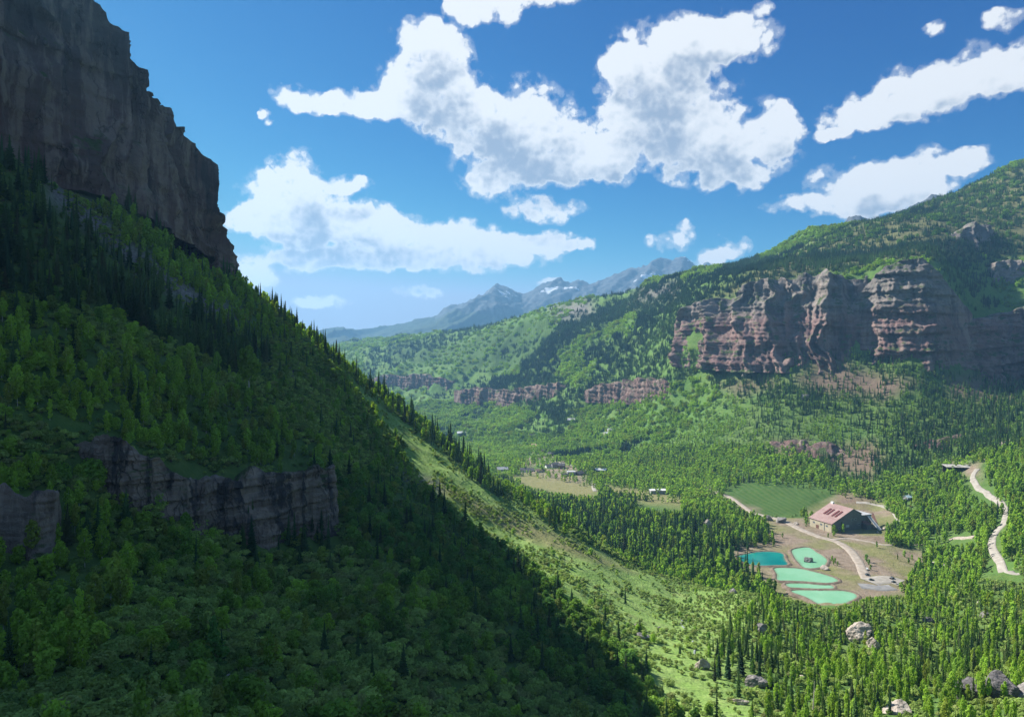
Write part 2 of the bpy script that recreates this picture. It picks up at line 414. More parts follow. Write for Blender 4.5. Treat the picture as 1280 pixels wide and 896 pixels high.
def ground_material():
    t = NT('ground')
    n1 = t.noise(0.012, 5, 0.6); n2 = t.noise(0.11, 5, 0.62); n3 = t.noise(0.55, 4, 0.65)
    grass = t.mix(t.ramp(n2, 0.35, 0.65), (0.085, 0.160, 0.036), (0.130, 0.205, 0.048))
    grass = t.mix(t.ramp(n1, 0.4, 0.65), grass, (0.090, 0.180, 0.040))
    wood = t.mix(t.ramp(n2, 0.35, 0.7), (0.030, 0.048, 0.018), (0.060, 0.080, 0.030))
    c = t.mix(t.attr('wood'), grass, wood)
    mead = t.mix(t.ramp(n2, 0.3, 0.7), (0.180, 0.300, 0.066), (0.235, 0.330, 0.100))
    mead = t.mix(t.ramp(t.noise(0.045, 4, 0.65), 0.54, 0.70, 0, 0.6), mead, (0.175, 0.180, 0.075))
    mead = t.mix(t.ramp(n3, 0.45, 0.75), mead, (0.090, 0.145, 0.045))
    c = t.mix(t.attr('meadow'), c, mead)
    lawn = t.mix(t.ramp(n2, 0.3, 0.7), (0.036, 0.088, 0.017), (0.052, 0.100, 0.022))
    mow = t.n('ShaderNodeTexWave'); mow.inputs['Scale'].default_value = 0.035; mow.inputs['Distortion'].default_value = 3.0; mow.inputs['Detail'].default_value = 3.0; t.l(t.pos((1, 0.35, 1)), mow.inputs['Vector'])
    lawn = t.mix(t.ramp(mow.outputs['Fac'], 0.2, 0.8, 0, 0.45), lawn, (0.085, 0.125, 0.038))
    c = t.mix(t.attr('lawn'), c, lawn)
    dry = t.mix(t.ramp(n2, 0.3, 0.7), (0.170, 0.165, 0.070), (0.230, 0.200, 0.100))
    c = t.mix(t.attr('dry'), c, dry)
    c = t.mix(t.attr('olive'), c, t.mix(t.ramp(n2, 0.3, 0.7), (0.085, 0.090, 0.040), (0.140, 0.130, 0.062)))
    dirt = t.mix(t.ramp(n2, 0.3, 0.7), (0.175, 0.132, 0.098), (0.250, 0.200, 0.158))
    dirt = t.mix(t.ramp(n3, 0.5, 0.8), dirt, (0.150, 0.135, 0.070))
    c = t.mix(t.attr('dirt'), c, dirt)
    scree = t.mix(t.ramp(n3, 0.35, 0.65), (0.095, 0.085, 0.082), (0.235, 0.215, 0.210))
    c = t.mix(t.attr('scree'), c, scree)
    red = t.mix(t.ramp(n3, 0.3, 0.7), (0.125, 0.078, 0.066), (0.190, 0.130, 0.108))
    c = t.mix(t.attr('red'), c, red)
    h = t.math('ADD', t.math('MULTIPLY', n2, 1.0), t.math('MULTIPLY', n3, 0.5))
    return t.principled(c, 0.95, 0.1, 0.0, t.bump(h, 2.2, 0.8))

def cliff_material(name, upper, lower, z_mid, z_soft, streak, band=0.09, pale=0.35, con=1.0):
    """bedded rock: pale and dark beds in z, vertical stains, a change of colour at z_mid"""
    t = NT(name)
    geo = t.n('ShaderNodeNewGeometry'); sep = t.n('ShaderNodeSeparateXYZ'); t.l(geo.outputs['Position'], sep.inputs[0])
    big = t.noise(0.012, 4, 0.6)
    zz = t.math('ADD', sep.outputs[2], t.math('MULTIPLY', t.math('SUBTRACT', big, 0.5), z_soft * 1.5))
    c = t.mix(t.ramp(zz, z_mid - z_soft, z_mid + z_soft), lower, upper)
    beds = t.noise(1.0, 6, 0.7, t.pos((band * 0.12, band * 0.12, band)))
    c = t.mix(t.ramp(beds, 0.46, 0.70, 0, pale), c, (0.33, 0.29, 0.27))
    c = t.mix(t.ramp(beds, 0.50, 0.28, 0, 0.65), c, (0.055, 0.045, 0.045))
    stain = t.noise(1.0, 5, 0.65, t.pos((streak, streak, streak * 0.09)))
    pale2 = t.noise(1.0, 5, 0.65, t.pos((streak * 0.8 + 0.003, streak * 0.8, streak * 0.11)), 0.4)
    c = t.mix(t.ramp(pale2, 0.52, 0.62, 0, min(0.50 * con, 0.85)), c, (0.300, 0.235, 0.200))
    c = t.mix(t.ramp(stain, 0.52, 0.62, 0, min(0.58 * con, 0.9)), c, (0.036, 0.034, 0.042))
    c = t.mix(t.ramp(stain, 0.46, 0.38, 0, min(0.40 * con, 0.9)), c, (0.310, 0.245, 0.210))
    # upright joints and the blocks between them
    vo = t.n('ShaderNodeTexVoronoi', feature='DISTANCE_TO_EDGE'); vo.inputs['Scale'].default_value = 1.0
    wob = t.n('ShaderNodeVectorMath', operation='ADD'); nz_ = t.n('ShaderNodeTexNoise'); nz_.inputs['Scale'].default_value = 0.16; nz_.inputs['Detail'].default_value = 4.0; t.l(t.pos(), nz_.inputs['Vector'])
    t.l(t.pos((streak * 1.5, streak * 1.5, streak * 0.085)), wob.inputs[0]); t.l(nz_.outputs['Color'], wob.inputs[1]); t.l(wob.outputs[0], vo.inputs['Vector'])
    crack = t.math('MULTIPLY', t.ramp(vo.outputs['Distance'], 0.0, 0.06, 1.0, 0.0), t.ramp(t.noise(0.05, 4, 0.6), 0.42, 0.62))
    c = t.mix(t.math('MULTIPLY', crack, min(0.38 * con, 0.7)), c, (0.028, 0.025, 0.028))
    fine = t.noise(0.35, 6, 0.7)
    c = t.mix(t.ramp(fine, 0.35, 0.65, 0.0, 0.45), c, t.mix(0.5, c, (0.09, 0.08, 0.08)))
    lush = t.math('MULTIPLY', t.ramp(t.noise(0.045, 5, 0.6), 0.50, 0.62), t.ramp(t.n_z(geo), 0.30, 0.62))
    c = t.mix(lush, c, (0.055, 0.082, 0.026))
    hb = t.math('ADD', t.math('MULTIPLY', fine, 1.2), t.math('MULTIPLY', stain, 1.3))
    hb = t.math('SUBTRACT', hb, t.math('MULTIPLY', crack, 0.8))
    return t.principled(c, 0.92, 0.15, 0.0, t.bump(hb, 2.0, 0.9))
def _nz(self, geo):
    s = self.n('ShaderNodeSeparateXYZ'); self.l(geo.outputs['Normal'], s.inputs[0]); return s.outputs[2]
NT.n_z = _nz

# ------------------------------------------------------------------ ground
WPX = GP + fbm(GXW / 45, GY / 45, 51, 3) * np.clip(2600 / GY, 2, 14)       # region edges wander
WROW = GROWS + fbm(GXW / 45 + 9, GY / 45, 57, 3) * np.clip(1800 / GY, 1.5, 9)
def zone(poly, lo=0, hi=1e9, soft=10.0, px=None, row=None, Y=None):
    px = WPX if px is None else px; row = WROW if row is None else row; Y = GY if Y is None else Y
    poly_ = np.array(poly)
    out = np.zeros(px.shape)
    m = (Y >= lo) & (Y <= hi) & (px > poly_[:, 0].min() - soft) & (px < poly_[:, 0].max() + soft) & (row > poly_[:, 1].min() - soft) & (row < poly_[:, 1].max() + soft)
    out[m] = in_poly(px[m], row[m], poly, soft)
    return out

FAN = [(470, 470), (560, 562), (640, 612), (700, 655), (780, 705), (900, 730), (960, 740), (905, 790), (880, 830), (910, 900), (830, 900), (700, 760), (620, 690), (545, 612), (520, 590), (440, 480)]
MEADOWS = [  # (polygon, nearest, farthest)
    (FAN, 180, 660), ([(930, 745), (1010, 760), (960, 800), (900, 850), (890, 790)], 200, 620), ([(820, 890), (900, 860), (1000, 896), (1000, 930), (820, 930)], 150, 260),
]
LAWNS = [([(904, 613), (925, 600), (985, 602), (1045, 612), (1052, 622), (1012, 644), (960, 647), (930, 642), (912, 626)], 900, 1500),
         ([(520, 520), (600, 480), (720, 440), (800, 420), (700, 475), (620, 545), (560, 548)], 1500, 3600), ([(470, 420), (560, 430), (700, 390), (830, 372), (760, 420), (640, 465), (500, 450)], 1800, 5500),
         ([(870, 330), (960, 330), (1100, 320), (1280, 260), (1280, 300), (1100, 335), (950, 348)], 1500, 2600)]
DRYS = [([(616, 594), (660, 591), (705, 597), (742, 606), (748, 616), (735, 626), (700, 620), (640, 606)], 1000, 1700), ([(760, 604), (820, 612), (855, 622), (850, 634), (800, 628), (750, 618)], 1000, 1500),
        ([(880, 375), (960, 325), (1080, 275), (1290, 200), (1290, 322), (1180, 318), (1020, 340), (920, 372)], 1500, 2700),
        ([(1005, 690), (1062, 690), (1078, 722), (1050, 722)], 600, 900), ([(1070, 690), (1150, 686), (1140, 720), (1090, 716)], 600, 900),
        ([(860, 450), (930, 440), (960, 470), (900, 490)], 1300, 1900), ([(640, 540), (700, 500), (740, 500), (700, 545)], 1500, 2400),
        ([(530, 600), (640, 640), (800, 720), (700, 690), (600, 645)], 300, 660)]
DIRTS = [([(935, 640), (1000, 642), (1018, 662), (1045, 668), (1088, 666), (1106, 668), (1112, 684), (1156, 690), (1152, 708), (1130, 742), (1085, 750), (1045, 766), (1000, 758), (962, 742), (940, 716), (918, 700), (918, 684), (965, 676)], 600, 950),
         ([(1005, 640), (1050, 618), (1112, 630), (1122, 650), (1108, 668), (1060, 668), (1020, 664)], 820, 1080),
         ([(878, 606), (905, 620), (950, 640), (940, 648), (900, 628), (870, 615)], 800, 1500),
         ([(660, 588), (700, 588), (748, 596), (745, 606), (700, 600), (672, 595)], 1100, 1800), ([(640, 575), (665, 565), (700, 572), (735, 582), (720, 592), (650, 590)], 1200, 1900),
         ([(1180, 578), (1225, 578), (1225, 600), (1195, 590)], 800, 1300)]
SCREES = [([(60, 225), (110, 255), (160, 300), (215, 345), (290, 385), (300, 402), (250, 395), (180, 345), (120, 300), (60, 250)], 250, 640),
          ([(330, 425), (385, 470), (400, 495), (370, 480), (325, 440)], 300, 640), ([(500, 586), (548, 606), (552, 614), (500, 596)], 280, 640),
          ([(800, 360), (845, 350), (850, 372), (790, 380)], 1800, 3600), ([(690, 385), (735, 372), (745, 392), (700, 402)], 2000, 3600)]
REDS = [([(985, 470), (1060, 458), (1110, 470), (1150, 478), (1110, 500), (1020, 490)], 1200, 1700), ([(1040, 560), (1090, 552), (1110, 575), (1085, 600), (1050, 590)], 900, 1500),
        ([(960, 556), (1010, 552), (1012, 568), (965, 568)], 1000, 1500), ([(1180, 470), (1290, 470), (1290, 500), (1190, 498)], 1100, 1500),
        ([(900, 480), (960, 470), (975, 482), (920, 495)], 1300, 1800), ([(1050, 616), (1092, 622), (1080, 632), (1050, 628)], 900, 1150), ([(990, 440), (1060, 446), (1050, 462), (1000, 458)], 1300, 1700)]
def zones(lst, soft, **kw):
    return np.clip(sum(zone(p, lo, hi, soft, **kw) for p, lo, hi in lst), 0, 1)

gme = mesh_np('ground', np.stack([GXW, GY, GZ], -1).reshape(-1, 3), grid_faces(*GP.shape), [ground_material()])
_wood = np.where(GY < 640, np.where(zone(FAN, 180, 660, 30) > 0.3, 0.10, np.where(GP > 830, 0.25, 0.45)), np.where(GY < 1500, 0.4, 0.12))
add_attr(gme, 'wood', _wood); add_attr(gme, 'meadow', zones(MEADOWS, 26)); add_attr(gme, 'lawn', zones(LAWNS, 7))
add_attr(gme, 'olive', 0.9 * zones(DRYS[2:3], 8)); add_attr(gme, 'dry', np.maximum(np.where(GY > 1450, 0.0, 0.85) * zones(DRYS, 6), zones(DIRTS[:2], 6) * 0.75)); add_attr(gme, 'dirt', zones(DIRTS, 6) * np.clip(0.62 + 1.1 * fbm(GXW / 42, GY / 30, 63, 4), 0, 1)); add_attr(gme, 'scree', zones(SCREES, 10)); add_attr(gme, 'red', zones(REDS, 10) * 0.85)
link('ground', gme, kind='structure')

# ------------------------------------------------------------------ cliffs: a sheet of rock from a foot line to a rim line, pushed in and out
def cliff(name, foot, rim, step, mat, fins, beds, seed, label, cat='cliff', cap=60.0, taper=0.0, sink=8.0, spread=0.0, notch=0.0, floor_=60.0, lift=0.45):
    """foot, rim: matching lists of world points; fins: [(wavelength, depth)] of upright ribs; beds: [(height, depth)] of level ledges"""
    foot = np.array([tuple(p) for p in foot], float); rim = np.array([tuple(p) for p in rim], float)
    seg = np.linalg.norm(np.diff((foot + rim) / 2, axis=0)[:, :2], axis=1); acc = np.concatenate([[0], np.cumsum(seg)])
    ns = max(int(acc[-1] / step), 8)
    s = np.linspace(0, acc[-1], ns)
    f = np.stack([np.interp(s, acc, foot[:, k]) for k in range(3)], 1); r = np.stack([np.interp(s, acc, rim[:, k]) for k in range(3)], 1)
    r[:, 2] += notch * (fbm(s / (fins[0][0] * 0.45), s * 0 + 3, seed + 2, 5))
    f[:, 2] -= sink
    k = max(int(fins[0][0] / step / 2), 1)
    tang = np.gradient((f + r) / 2, axis=0)[:, :2]
    ker = np.ones(2 * k + 1) / (2 * k + 1)
    tang = np.stack([np.convolve(np.pad(tang[:, i], k, 'edge'), ker, 'valid') for i in range(2)], 1)
    tang /= np.linalg.norm(tang, axis=1)[:, None] + 1e-9
    nrm = np.stack([tang[:, 1], -tang[:, 0]], 1)
    mid = (f + r)[:, :2] / 2
    flip = np.sign((nrm * (np.array([0, 0]) - mid)).sum(1).mean()); nrm *= flip      # towards the open valley
    hgt = float(np.max(r[:, 2] - f[:, 2])); nv = max(int(hgt / step), 8)
    v = np.linspace(0, 1, nv)[:, None]
    X = f[None] * (1 - v[..., None]) + r[None] * v[..., None]
    S = np.broadcast_to(s[None], X.shape[:2]); Z = X[..., 2]
    d = np.zeros(S.shape)
    warp = fbm(S / 90, Z / 60, seed + 5, 3)
    for i, (wl, dep) in enumerate(fins):
        rg = ridged(S / wl + 0.35 * warp, Z / (wl * 7), seed + 40 * i, 2)
        d += dep * (rg - lift) * (1 - taper * v * (i == 0))
    for i, (bh, dep) in enumerate(beds):
        q = Z / bh + 0.5 * fbm(S / (bh * 14), Z / (bh * 6), seed + 70 + i, 3)
        fr = q - np.floor(q)
        d += dep * (np.clip((0.5 - fr) * 4, -1, 1) * 0.5 + (vnoise(np.floor(q), S / (bh * 3.0), seed + 80 + i) - 0.5))
    d = np.where(d < -floor_, -floor_ + 0.12 * (d + floor_), d)
    d += spread * (1 - v) ** 1.6
    d += (fbm(S / 9, Z / 14, seed + 90, 5) * 1.6 + fbm(S / 3.2, Z / 4, seed + 95, 3) * 0.5) * min(step, 2.0)
    edge = np.clip(np.minimum(s, acc[-1] - s) / (fins[0][0] * 0.8), 0, 1)[None]
    d = d * edge - (1 - edge) * 14
    X[..., 0] += nrm[None, :, 0] * d; X[..., 1] += nrm[None, :, 1] * d
    X[..., 2] += fbm(S / 14, Z / 9, seed + 99, 3) * 0.8 * min(step, 2.0)
    rows = [X]
    top = X[-1].copy()
    for j, (back, drop) in enumerate(((0.06, -0.3), (0.2, 0.5), (0.5, 3), (1.0, 14))):
        t = top.copy(); t[:, 0] -= nrm[:, 0] * cap * back; t[:, 1] -= nrm[:, 1] * cap * back
        t[:, 2] -= drop; t[:, 2] += fbm(t[:, 0] / 12, t[:, 1] / 12, seed + 7, 3) * 1.2
        rows.append(t[None])
    V = np.concatenate(rows, 0)
    fc = grid_faces(V.shape[0], V.shape[1])
    if flip > 0: fc = fc[:, ::-1]
    return link(name, mesh_np(name, V.reshape(-1, 3), fc, [mat]), label=label, category=cat, kind='structure'), X

def rel(*p): return [(a, b, c + ZC) for a, b, c in p]
_foot = rel((-350, -150, 120), (-340, 0, 120), (-332, 200, 118), (-322, 330, 116), (-300, 400, 112), (-286, 450, 110), (-276, 480, 104), (-268, 520, 94), (-259, 565, 83), (-255, 610, 69), (-262, 645, 58), (-300, 680, 48), (-380, 700, 40))
def pr(px, py, Y): p = P(px, py, Y); return (p.x, p.y, p.z)
_rim = rel((-365, -150, 330), (-358, 0, 330), (-350, 200, 310), (-335, 330, 290), (-316, 400, 268), (-297, 450, 250)) + [pr(138, 22, 482), pr(160, 84, 498), pr(188, 118, 520), pr(226, 134, 565), pr(258, 190, 602), pr(276, 262, 640), (-380, 690, ZC + 75)]
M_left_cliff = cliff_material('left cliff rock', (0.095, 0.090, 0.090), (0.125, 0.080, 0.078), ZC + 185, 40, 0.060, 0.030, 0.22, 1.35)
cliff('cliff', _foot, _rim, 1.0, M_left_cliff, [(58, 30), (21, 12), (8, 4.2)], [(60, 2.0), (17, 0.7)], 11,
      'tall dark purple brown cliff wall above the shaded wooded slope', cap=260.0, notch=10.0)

M_ledge = cliff_material('ledge rock', (0.230, 0.172, 0.140), (0.170, 0.128, 0.110), ZC - 30, 30, 0.16, 0.30, 0.80, 1.7)
for seed, lab, pts in ((23, 'grey banded rock ledge with white streaks halfway up the shaded slope', [(66, 585, 580), (84, 592, 566), (98, 602, 556), (112, 616, 548), (150, 636, 562), (200, 650, 580), (250, 668, 594), (300, 672, 600), (345, 668, 590), (385, 668, 582), (402, 662, 584), (416, 655, 588), (430, 648, 612), (446, 645, 636)]),
                       (29, 'low dark banded rock ledge nearest the bottom of the shaded slope', [(-20, 720, 640), (20, 716, 620), (50, 714, 610), (75, 712, 612), (96, 704, 626), (108, 706, 654), (122, 706, 688)])):
    ft = []; rm = []
    for px, b, t in pts:
        Y = find_y(px, b, 120, 420) - 1.5
        ft.append(pr(px, b, Y)); rm.append(pr(px, t, Y + 5))
    cliff('rock_ledge', ft, rm, 0.40, M_ledge, [(24, 9.5), (9, 4.2), (3.2, 1.3)], [(7.5, 0.9), (2.2, 0.35)], seed, lab, 'rock ledge', cap=14.0, notch=4.5, sink=6)

M_right_cliff = cliff_material('right cliff rock', (0.178, 0.160, 0.146), (0.205, 0.120, 0.110), ZC + 75, 26, 0.030, 0.065, 0.30, 1.0)
def face(pts, out=10, back=60):
    """foot and rim lines held a little in front of the steep ground they stand against"""
    ft = []; rm = []
    for px, Y, b, t in pts:
        yf = first_y(px, b, Y - 330, Y + 300); yr = min(first_y(px, t, yf, Y + 400), yf + back)
        ft.append([px, b, yf - out]); rm.append([px, t, yr - out * 0.8])
    for L in (ft, rm):
        ys = [p[2] for p in L]
        for i in range(len(L)): L[i][2] = min(sum(ys[max(i - 1, 0):i + 2]) / len(ys[max(i - 1, 0):i + 2]), ys[i] + 6)
    return [pr(*p) for p in ft], [pr(*p) for p in rm]
ft, rm = face([(838, 1770, 434, 412), (850, 1745, 436, 398), (872, 1715, 438, 372), (890, 1705, 437, 380), (905, 1700, 438, 372), (925, 1690, 440, 366), (945, 1668, 440, 352), (965, 1655, 440, 350), (985, 1650, 440, 352), (1005, 1645, 441, 342), (1030, 1640, 441, 345), (1060, 1630, 442, 350), (1085, 1620, 443, 348)], 20, 110)
cliff('cliff', ft, rm, 2.4, M_right_cliff, [(80, 88), (30, 22), (12, 7)], [(38, 5.0), (12, 2.4)], 137,
      'row of red and grey rock pinnacles cut by dark gullies across the valley', taper=-0.1, cap=70, spread=14, floor_=9.0, lift=0.38, notch=16, sink=46)
ft, rm = face([(1040, 1600, 443, 420), (1060, 1570, 445, 385), (1085, 1545, 446, 352), (1105, 1530, 447, 334), (1130, 1520, 450, 326), (1155, 1510, 456, 326), (1175, 1500, 462, 338), (1190, 1510, 466, 356), (1205, 1545, 468, 372), (1222, 1590, 470, 388)], 12, 70)
cliff('cliff', ft, rm, 2.2, M_right_cliff, [(130, 30), (34, 13), (12, 5)], [(40, 7.5), (13, 3.2)], 151,
      'broad domed cliff with a grey head over red beds across the valley', taper=0.1, cap=70, spread=12, floor_=9.0, notch=7, sink=46)
ft, rm = face([(1186, 1560, 468, 395), (1205, 1600, 466, 400), (1226, 1640, 462, 402), (1250, 1640, 458, 392), (1280, 1640, 456, 384), (1330, 1640, 456, 380), (1400, 1640, 450, 370)], 12, 60)
cliff('cliff', ft, rm, 2.4, M_right_cliff, [(95, 30), (32, 12), (12, 5)], [(38, 7), (13, 3)], 163,
      'shaded cliff in the recess beyond the domed cliff', cap=70, spread=15, notch=8, sink=30)
for seed, lab, pts in ((191, 'small grey crag band among the high olive slopes', [(1192, 2000, 304, 294), (1206, 2000, 308, 284), (1222, 2000, 308, 280), (1238, 2000, 306, 284), (1252, 2000, 302, 292)]),
                       (193, 'grey crag band cut by the edge of the frame', [(1228, 1770, 352, 338), (1246, 1770, 354, 330), (1268, 1770, 354, 324), (1300, 1770, 352, 322), (1340, 1770, 350, 326)])):
    ft, rm = face(pts, 8, 40)
    cliff('rock_band', ft, rm, 2.6, M_right_cliff, [(50, 26), (20, 12), (9, 5)], [(30, 2), (10, 1.5)], seed, lab, 'rock band', cap=50, notch=9, sink=24)
M_red_band = cliff_material('red band rock', (0.200, 0.122, 0.102), (0.165, 0.098, 0.084), ZC - 140, 30, 0.03, 0.10, 0.45)
for seed, lab, pts in (
    (171, 'long low red rock band under the far green spur', [(462, 3010, 484, 476), (480, 3000, 482, 467), (505, 2960, 486, 470), (530, 2900, 486, 468), (555, 2880, 488, 474), (572, 2870, 484, 477)]),
    (173, 'red rock band below the middle spur', [(565, 2460, 500, 490), (585, 2440, 503, 484), (612, 2400, 505, 488), (640, 2370, 506, 487), (668, 2350, 502, 482), (695, 2330, 496, 480), (710, 2330, 488, 480)]),
    (177, 'red rock band right above the village', [(726, 2100, 500, 492), (745, 2080, 500, 482), (775, 2050, 502, 478), (805, 2020, 502, 474), (832, 1990, 500, 476), (856, 1960, 496, 484)]),
    (179, 'short red outcrop among trees above the mill', [(956, 1340, 562, 556), (975, 1330, 565, 553), (1000, 1320, 566, 552), (1025, 1310, 570, 556), (1060, 1300, 574, 560), (1085, 1290, 578, 566)]),
    (181, 'pale outcrop below the shaded recess', [(1140, 1130, 566, 556), (1160, 1120, 566, 546), (1185, 1115, 562, 546), (1205, 1110, 560, 552)])):
    ft, rm = face(pts, 7, 30)
    cliff('rock_band', ft, rm, 2.2 if seed > 178 else 3.0, M_red_band, [(60, 24), (22, 12), (9, 5)], [(14, 1.8), (6, 1.0)], seed, lab, 'rock band', cap=45, notch=9, sink=8)

# ------------------------------------------------------------------ far ranges
def range_mesh(name, sky, Y0, Y1, row0, seed, relief, label, mat, cols=2.0, nrow=110):
    sky = np.array(sky, float)
    px = np.arange(sky[0, 0], sky[-1, 0] + 0.1, cols); top = np.interp(px, sky[:, 0], sky[:, 1])
    t = np.linspace(0, 1.35, nrow)[:, None]
    PX = np.broadcast_to(px[None], (nrow, len(px))); Yv = Y0 + (Y1 - Y0) * t
    Yg = np.broadcast_to(Yv, PX.shape)
    zt = -(top - HY) / F * Y1; z0 = -(row0 - HY) / F * Y0
    up = np.clip(t, 0, 1); prof = up ** 1.15 * 0.9 + up * 0.1
    Zg = z0 + (zt[None] - z0) * prof - np.clip(t - 1, 0, 1) * 2.2 * (zt[None] - z0)
    Xg = (PX - CX) / F * Yg
    a = np.clip(1.08 - np.abs(t - 0.62) * 1.7, 0.0, 1.0)
    wx = Xg + 300 * fbm(Xg / 900, Yg / 900, seed + 3, 3)
    Zg = Zg + relief * a * np.clip((zt - z0)[None] / 750.0, 0.06, 1) * ((ridged(wx / (Y1 * 0.075) - Yg / (Y1 * 0.14), Yg / (Y1 * 0.34), seed, 5) - 0.5) * 2.0) + relief * 0.10 * np.clip((zt - z0)[None] / 750.0, 0.06, 1) * fbm(Xg / (Y1 * 0.006), Yg / (Y1 * 0.006), seed + 9, 4)
    return link(name, mesh_np(name, np.stack([Xg, Yg, Zg + ZC], -1).reshape(-1, 3), grid_faces(*PX.shape), [mat]), kind='structure', label=label)
def alpine(snowy):
    t = NT('alpine rock')
    geo = t.n('ShaderNodeNewGeometry'); sp = t.n('ShaderNodeSeparateXYZ'); t.l(geo.outputs['Position'], sp.inputs[0])
    n = t.noise(0.0022, 6, 0.65); n2 = t.noise(0.012, 5, 0.6)
    z = t.math('ADD', sp.outputs[2], t.math('MULTIPLY', t.math('SUBTRACT', n, 0.5), 500.0))
    rock = t.mix(t.ramp(n2, 0.35, 0.65), (0.036, 0.042, 0.052), (0.092, 0.098, 0.106))
    c = t.mix(t.ramp(z, ZC + 330, ZC + 560), (0.035, 0.052, 0.026), rock)
    snow = t.math('MULTIPLY', t.ramp(n, 0.605, 0.635), t.ramp(sp.outputs[2], ZC + 560, ZC + 760)) if snowy else 0.0
    c = t.mix(snow, c, (0.52, 0.55, 0.60))
    return t.principled(c, 0.95, 0.1)
M_alpine, M_ridge = alpine(True), alpine(False)
range_mesh('mountains', [(300, 440), (360, 432), (385, 420), (400, 411), (430, 407), (452, 412), (470, 411), (500, 402), (520, 395), (545, 390), (560, 379), (580, 376), (600, 366), (620, 357), (632, 359), (655, 367), (680, 352), (700, 345), (712, 349), (722, 347), (745, 350), (770, 338), (790, 334), (810, 328), (830, 322), (848, 317), (858, 318), (872, 328), (885, 324), (900, 330), (940, 338), (1040, 345)], 7200, 10400, 446, 301, 210, 'grey blue rocky peaks with snow streaks at the end of the valley', M_alpine)
range_mesh('mountains', [(960, 330), (1000, 303), (1030, 287), (1048, 277), (1060, 272), (1076, 270), (1084, 275), (1100, 279), (1130, 262), (1150, 255), (1170, 244), (1200, 240), (1240, 226), (1290, 212), (1400, 190)], 3300, 4600, 370, 311, 90, 'dark blue ridge just showing behind the wooded skyline', M_ridge)
# ------------------------------------------------------------------ plants
RNG = np.random.default_rng(5)
def foliage(name, lo, hi, transl=0.3, spread=0.35, olive=None):
    """leaf colour by the plant's own tint, its own luck and each leaf's luck"""
    t = NT(name)
    tint = t.attr('tint', 'INSTANCER')
    oi = t.n('ShaderNodeObjectInfo'); geo = t.n('ShaderNodeNewGeometry')
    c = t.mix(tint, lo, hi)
    if olive: c = t.mix(t.ramp(t.math('FRACT', t.math('MULTIPLY', oi.outputs['Random'], 7.31)), 0.72, 1.0, 0.0, 0.55), c, olive)
    k = t.math('ADD', t.math('MULTIPLY', oi.outputs['Random'], spread * 1.3), t.math('MULTIPLY', geo.outputs['Random Per Island'], spread))
    k = t.math('ADD', k, 1.0 - 1.1 * spread)
    v = t.n('ShaderNodeVectorMath', operation='SCALE'); t.l(c, v.inputs[0]); t.l(k, v.inputs['Scale'])
    d = t.n('ShaderNodeBsdfDiffuse'); t.l(v.outputs[0], d.inputs[0])
    tr = t.n('ShaderNodeBsdfTranslucent'); t.l(t.mix(1.0, v.outputs[0], (1.5, 1.45, 0.6), 'MULTIPLY'), tr.inputs[0])
    mx = t.n('ShaderNodeMixShader'); mx.inputs[0].default_value = transl
    t.l(d.outputs[0], mx.inputs[1]); t.l(tr.outputs[0], mx.inputs[2]); t.l(mx.outputs[0], t.out.inputs[0])
    return t.m
M_spruce = foliage('spruce needles', (0.030, 0.070, 0.036), (0.105, 0.185, 0.048), 0.12, 0.35, (0.085, 0.080, 0.052))
M_aspen = foliage('aspen leaves', (0.072, 0.170, 0.046), (0.250, 0.400, 0.058), 0.40, 0.35, (0.20, 0.19, 0.06))
M_shrub = foliage('shrub leaves', (0.085, 0.160, 0.048), (0.270, 0.370, 0.105), 0.32, 0.35, (0.20, 0.19, 0.10))
M_bark = mottled('grey bark', (0.060, 0.048, 0.040), (0.115, 0.095, 0.080), 3.0)
M_pale_bark = mottled('pale aspen bark', (0.52, 0.50, 0.44), (0.30, 0.28, 0.25), 2.0)

class Geo:
    def __init__(s): s.v = []; s.f = []; s.m = []; s.n = 0
    def add(s, V, Fq, mat=0):
        V = np.asarray(V, float).reshape(-1, 3); Fq = np.asarray(Fq, int)
        s.v.append(V); s.f.append(Fq + s.n); s.m.append(np.full(len(Fq), mat)); s.n += len(V)
    def get(s): return np.concatenate(s.v), np.concatenate(s.f), np.concatenate(s.m)
    def mesh(s, name, mats, smooth=False):
        V, Fq, mi = s.get()
        return mesh_np(name, V, Fq, mats, smooth, mi)

def tube(pts, rad, sides=6):
    """a tapering tube through points, quads only"""
    pts = np.array(pts, float); n = len(pts); V = []
    for i in range(n):
        t = pts[min(i + 1, n - 1)] - pts[max(i - 1, 0)]; t /= np.linalg.norm(t) + 1e-9
        a = np.cross(t, [0.3, 1, 0.2]); a /= np.linalg.norm(a); b = np.cross(t, a)
        for k in range(sides):
            w = 2 * math.pi * k / sides
            V.append(pts[i] + rad[i] * (math.cos(w) * a + math.sin(w) * b))
    Fq = [[i * sides + k, i * sides + (k + 1) % sides, (i + 1) * sides + (k + 1) % sides, (i + 1) * sides + k] for i in range(n - 1) for k in range(sides)]
    return V, Fq

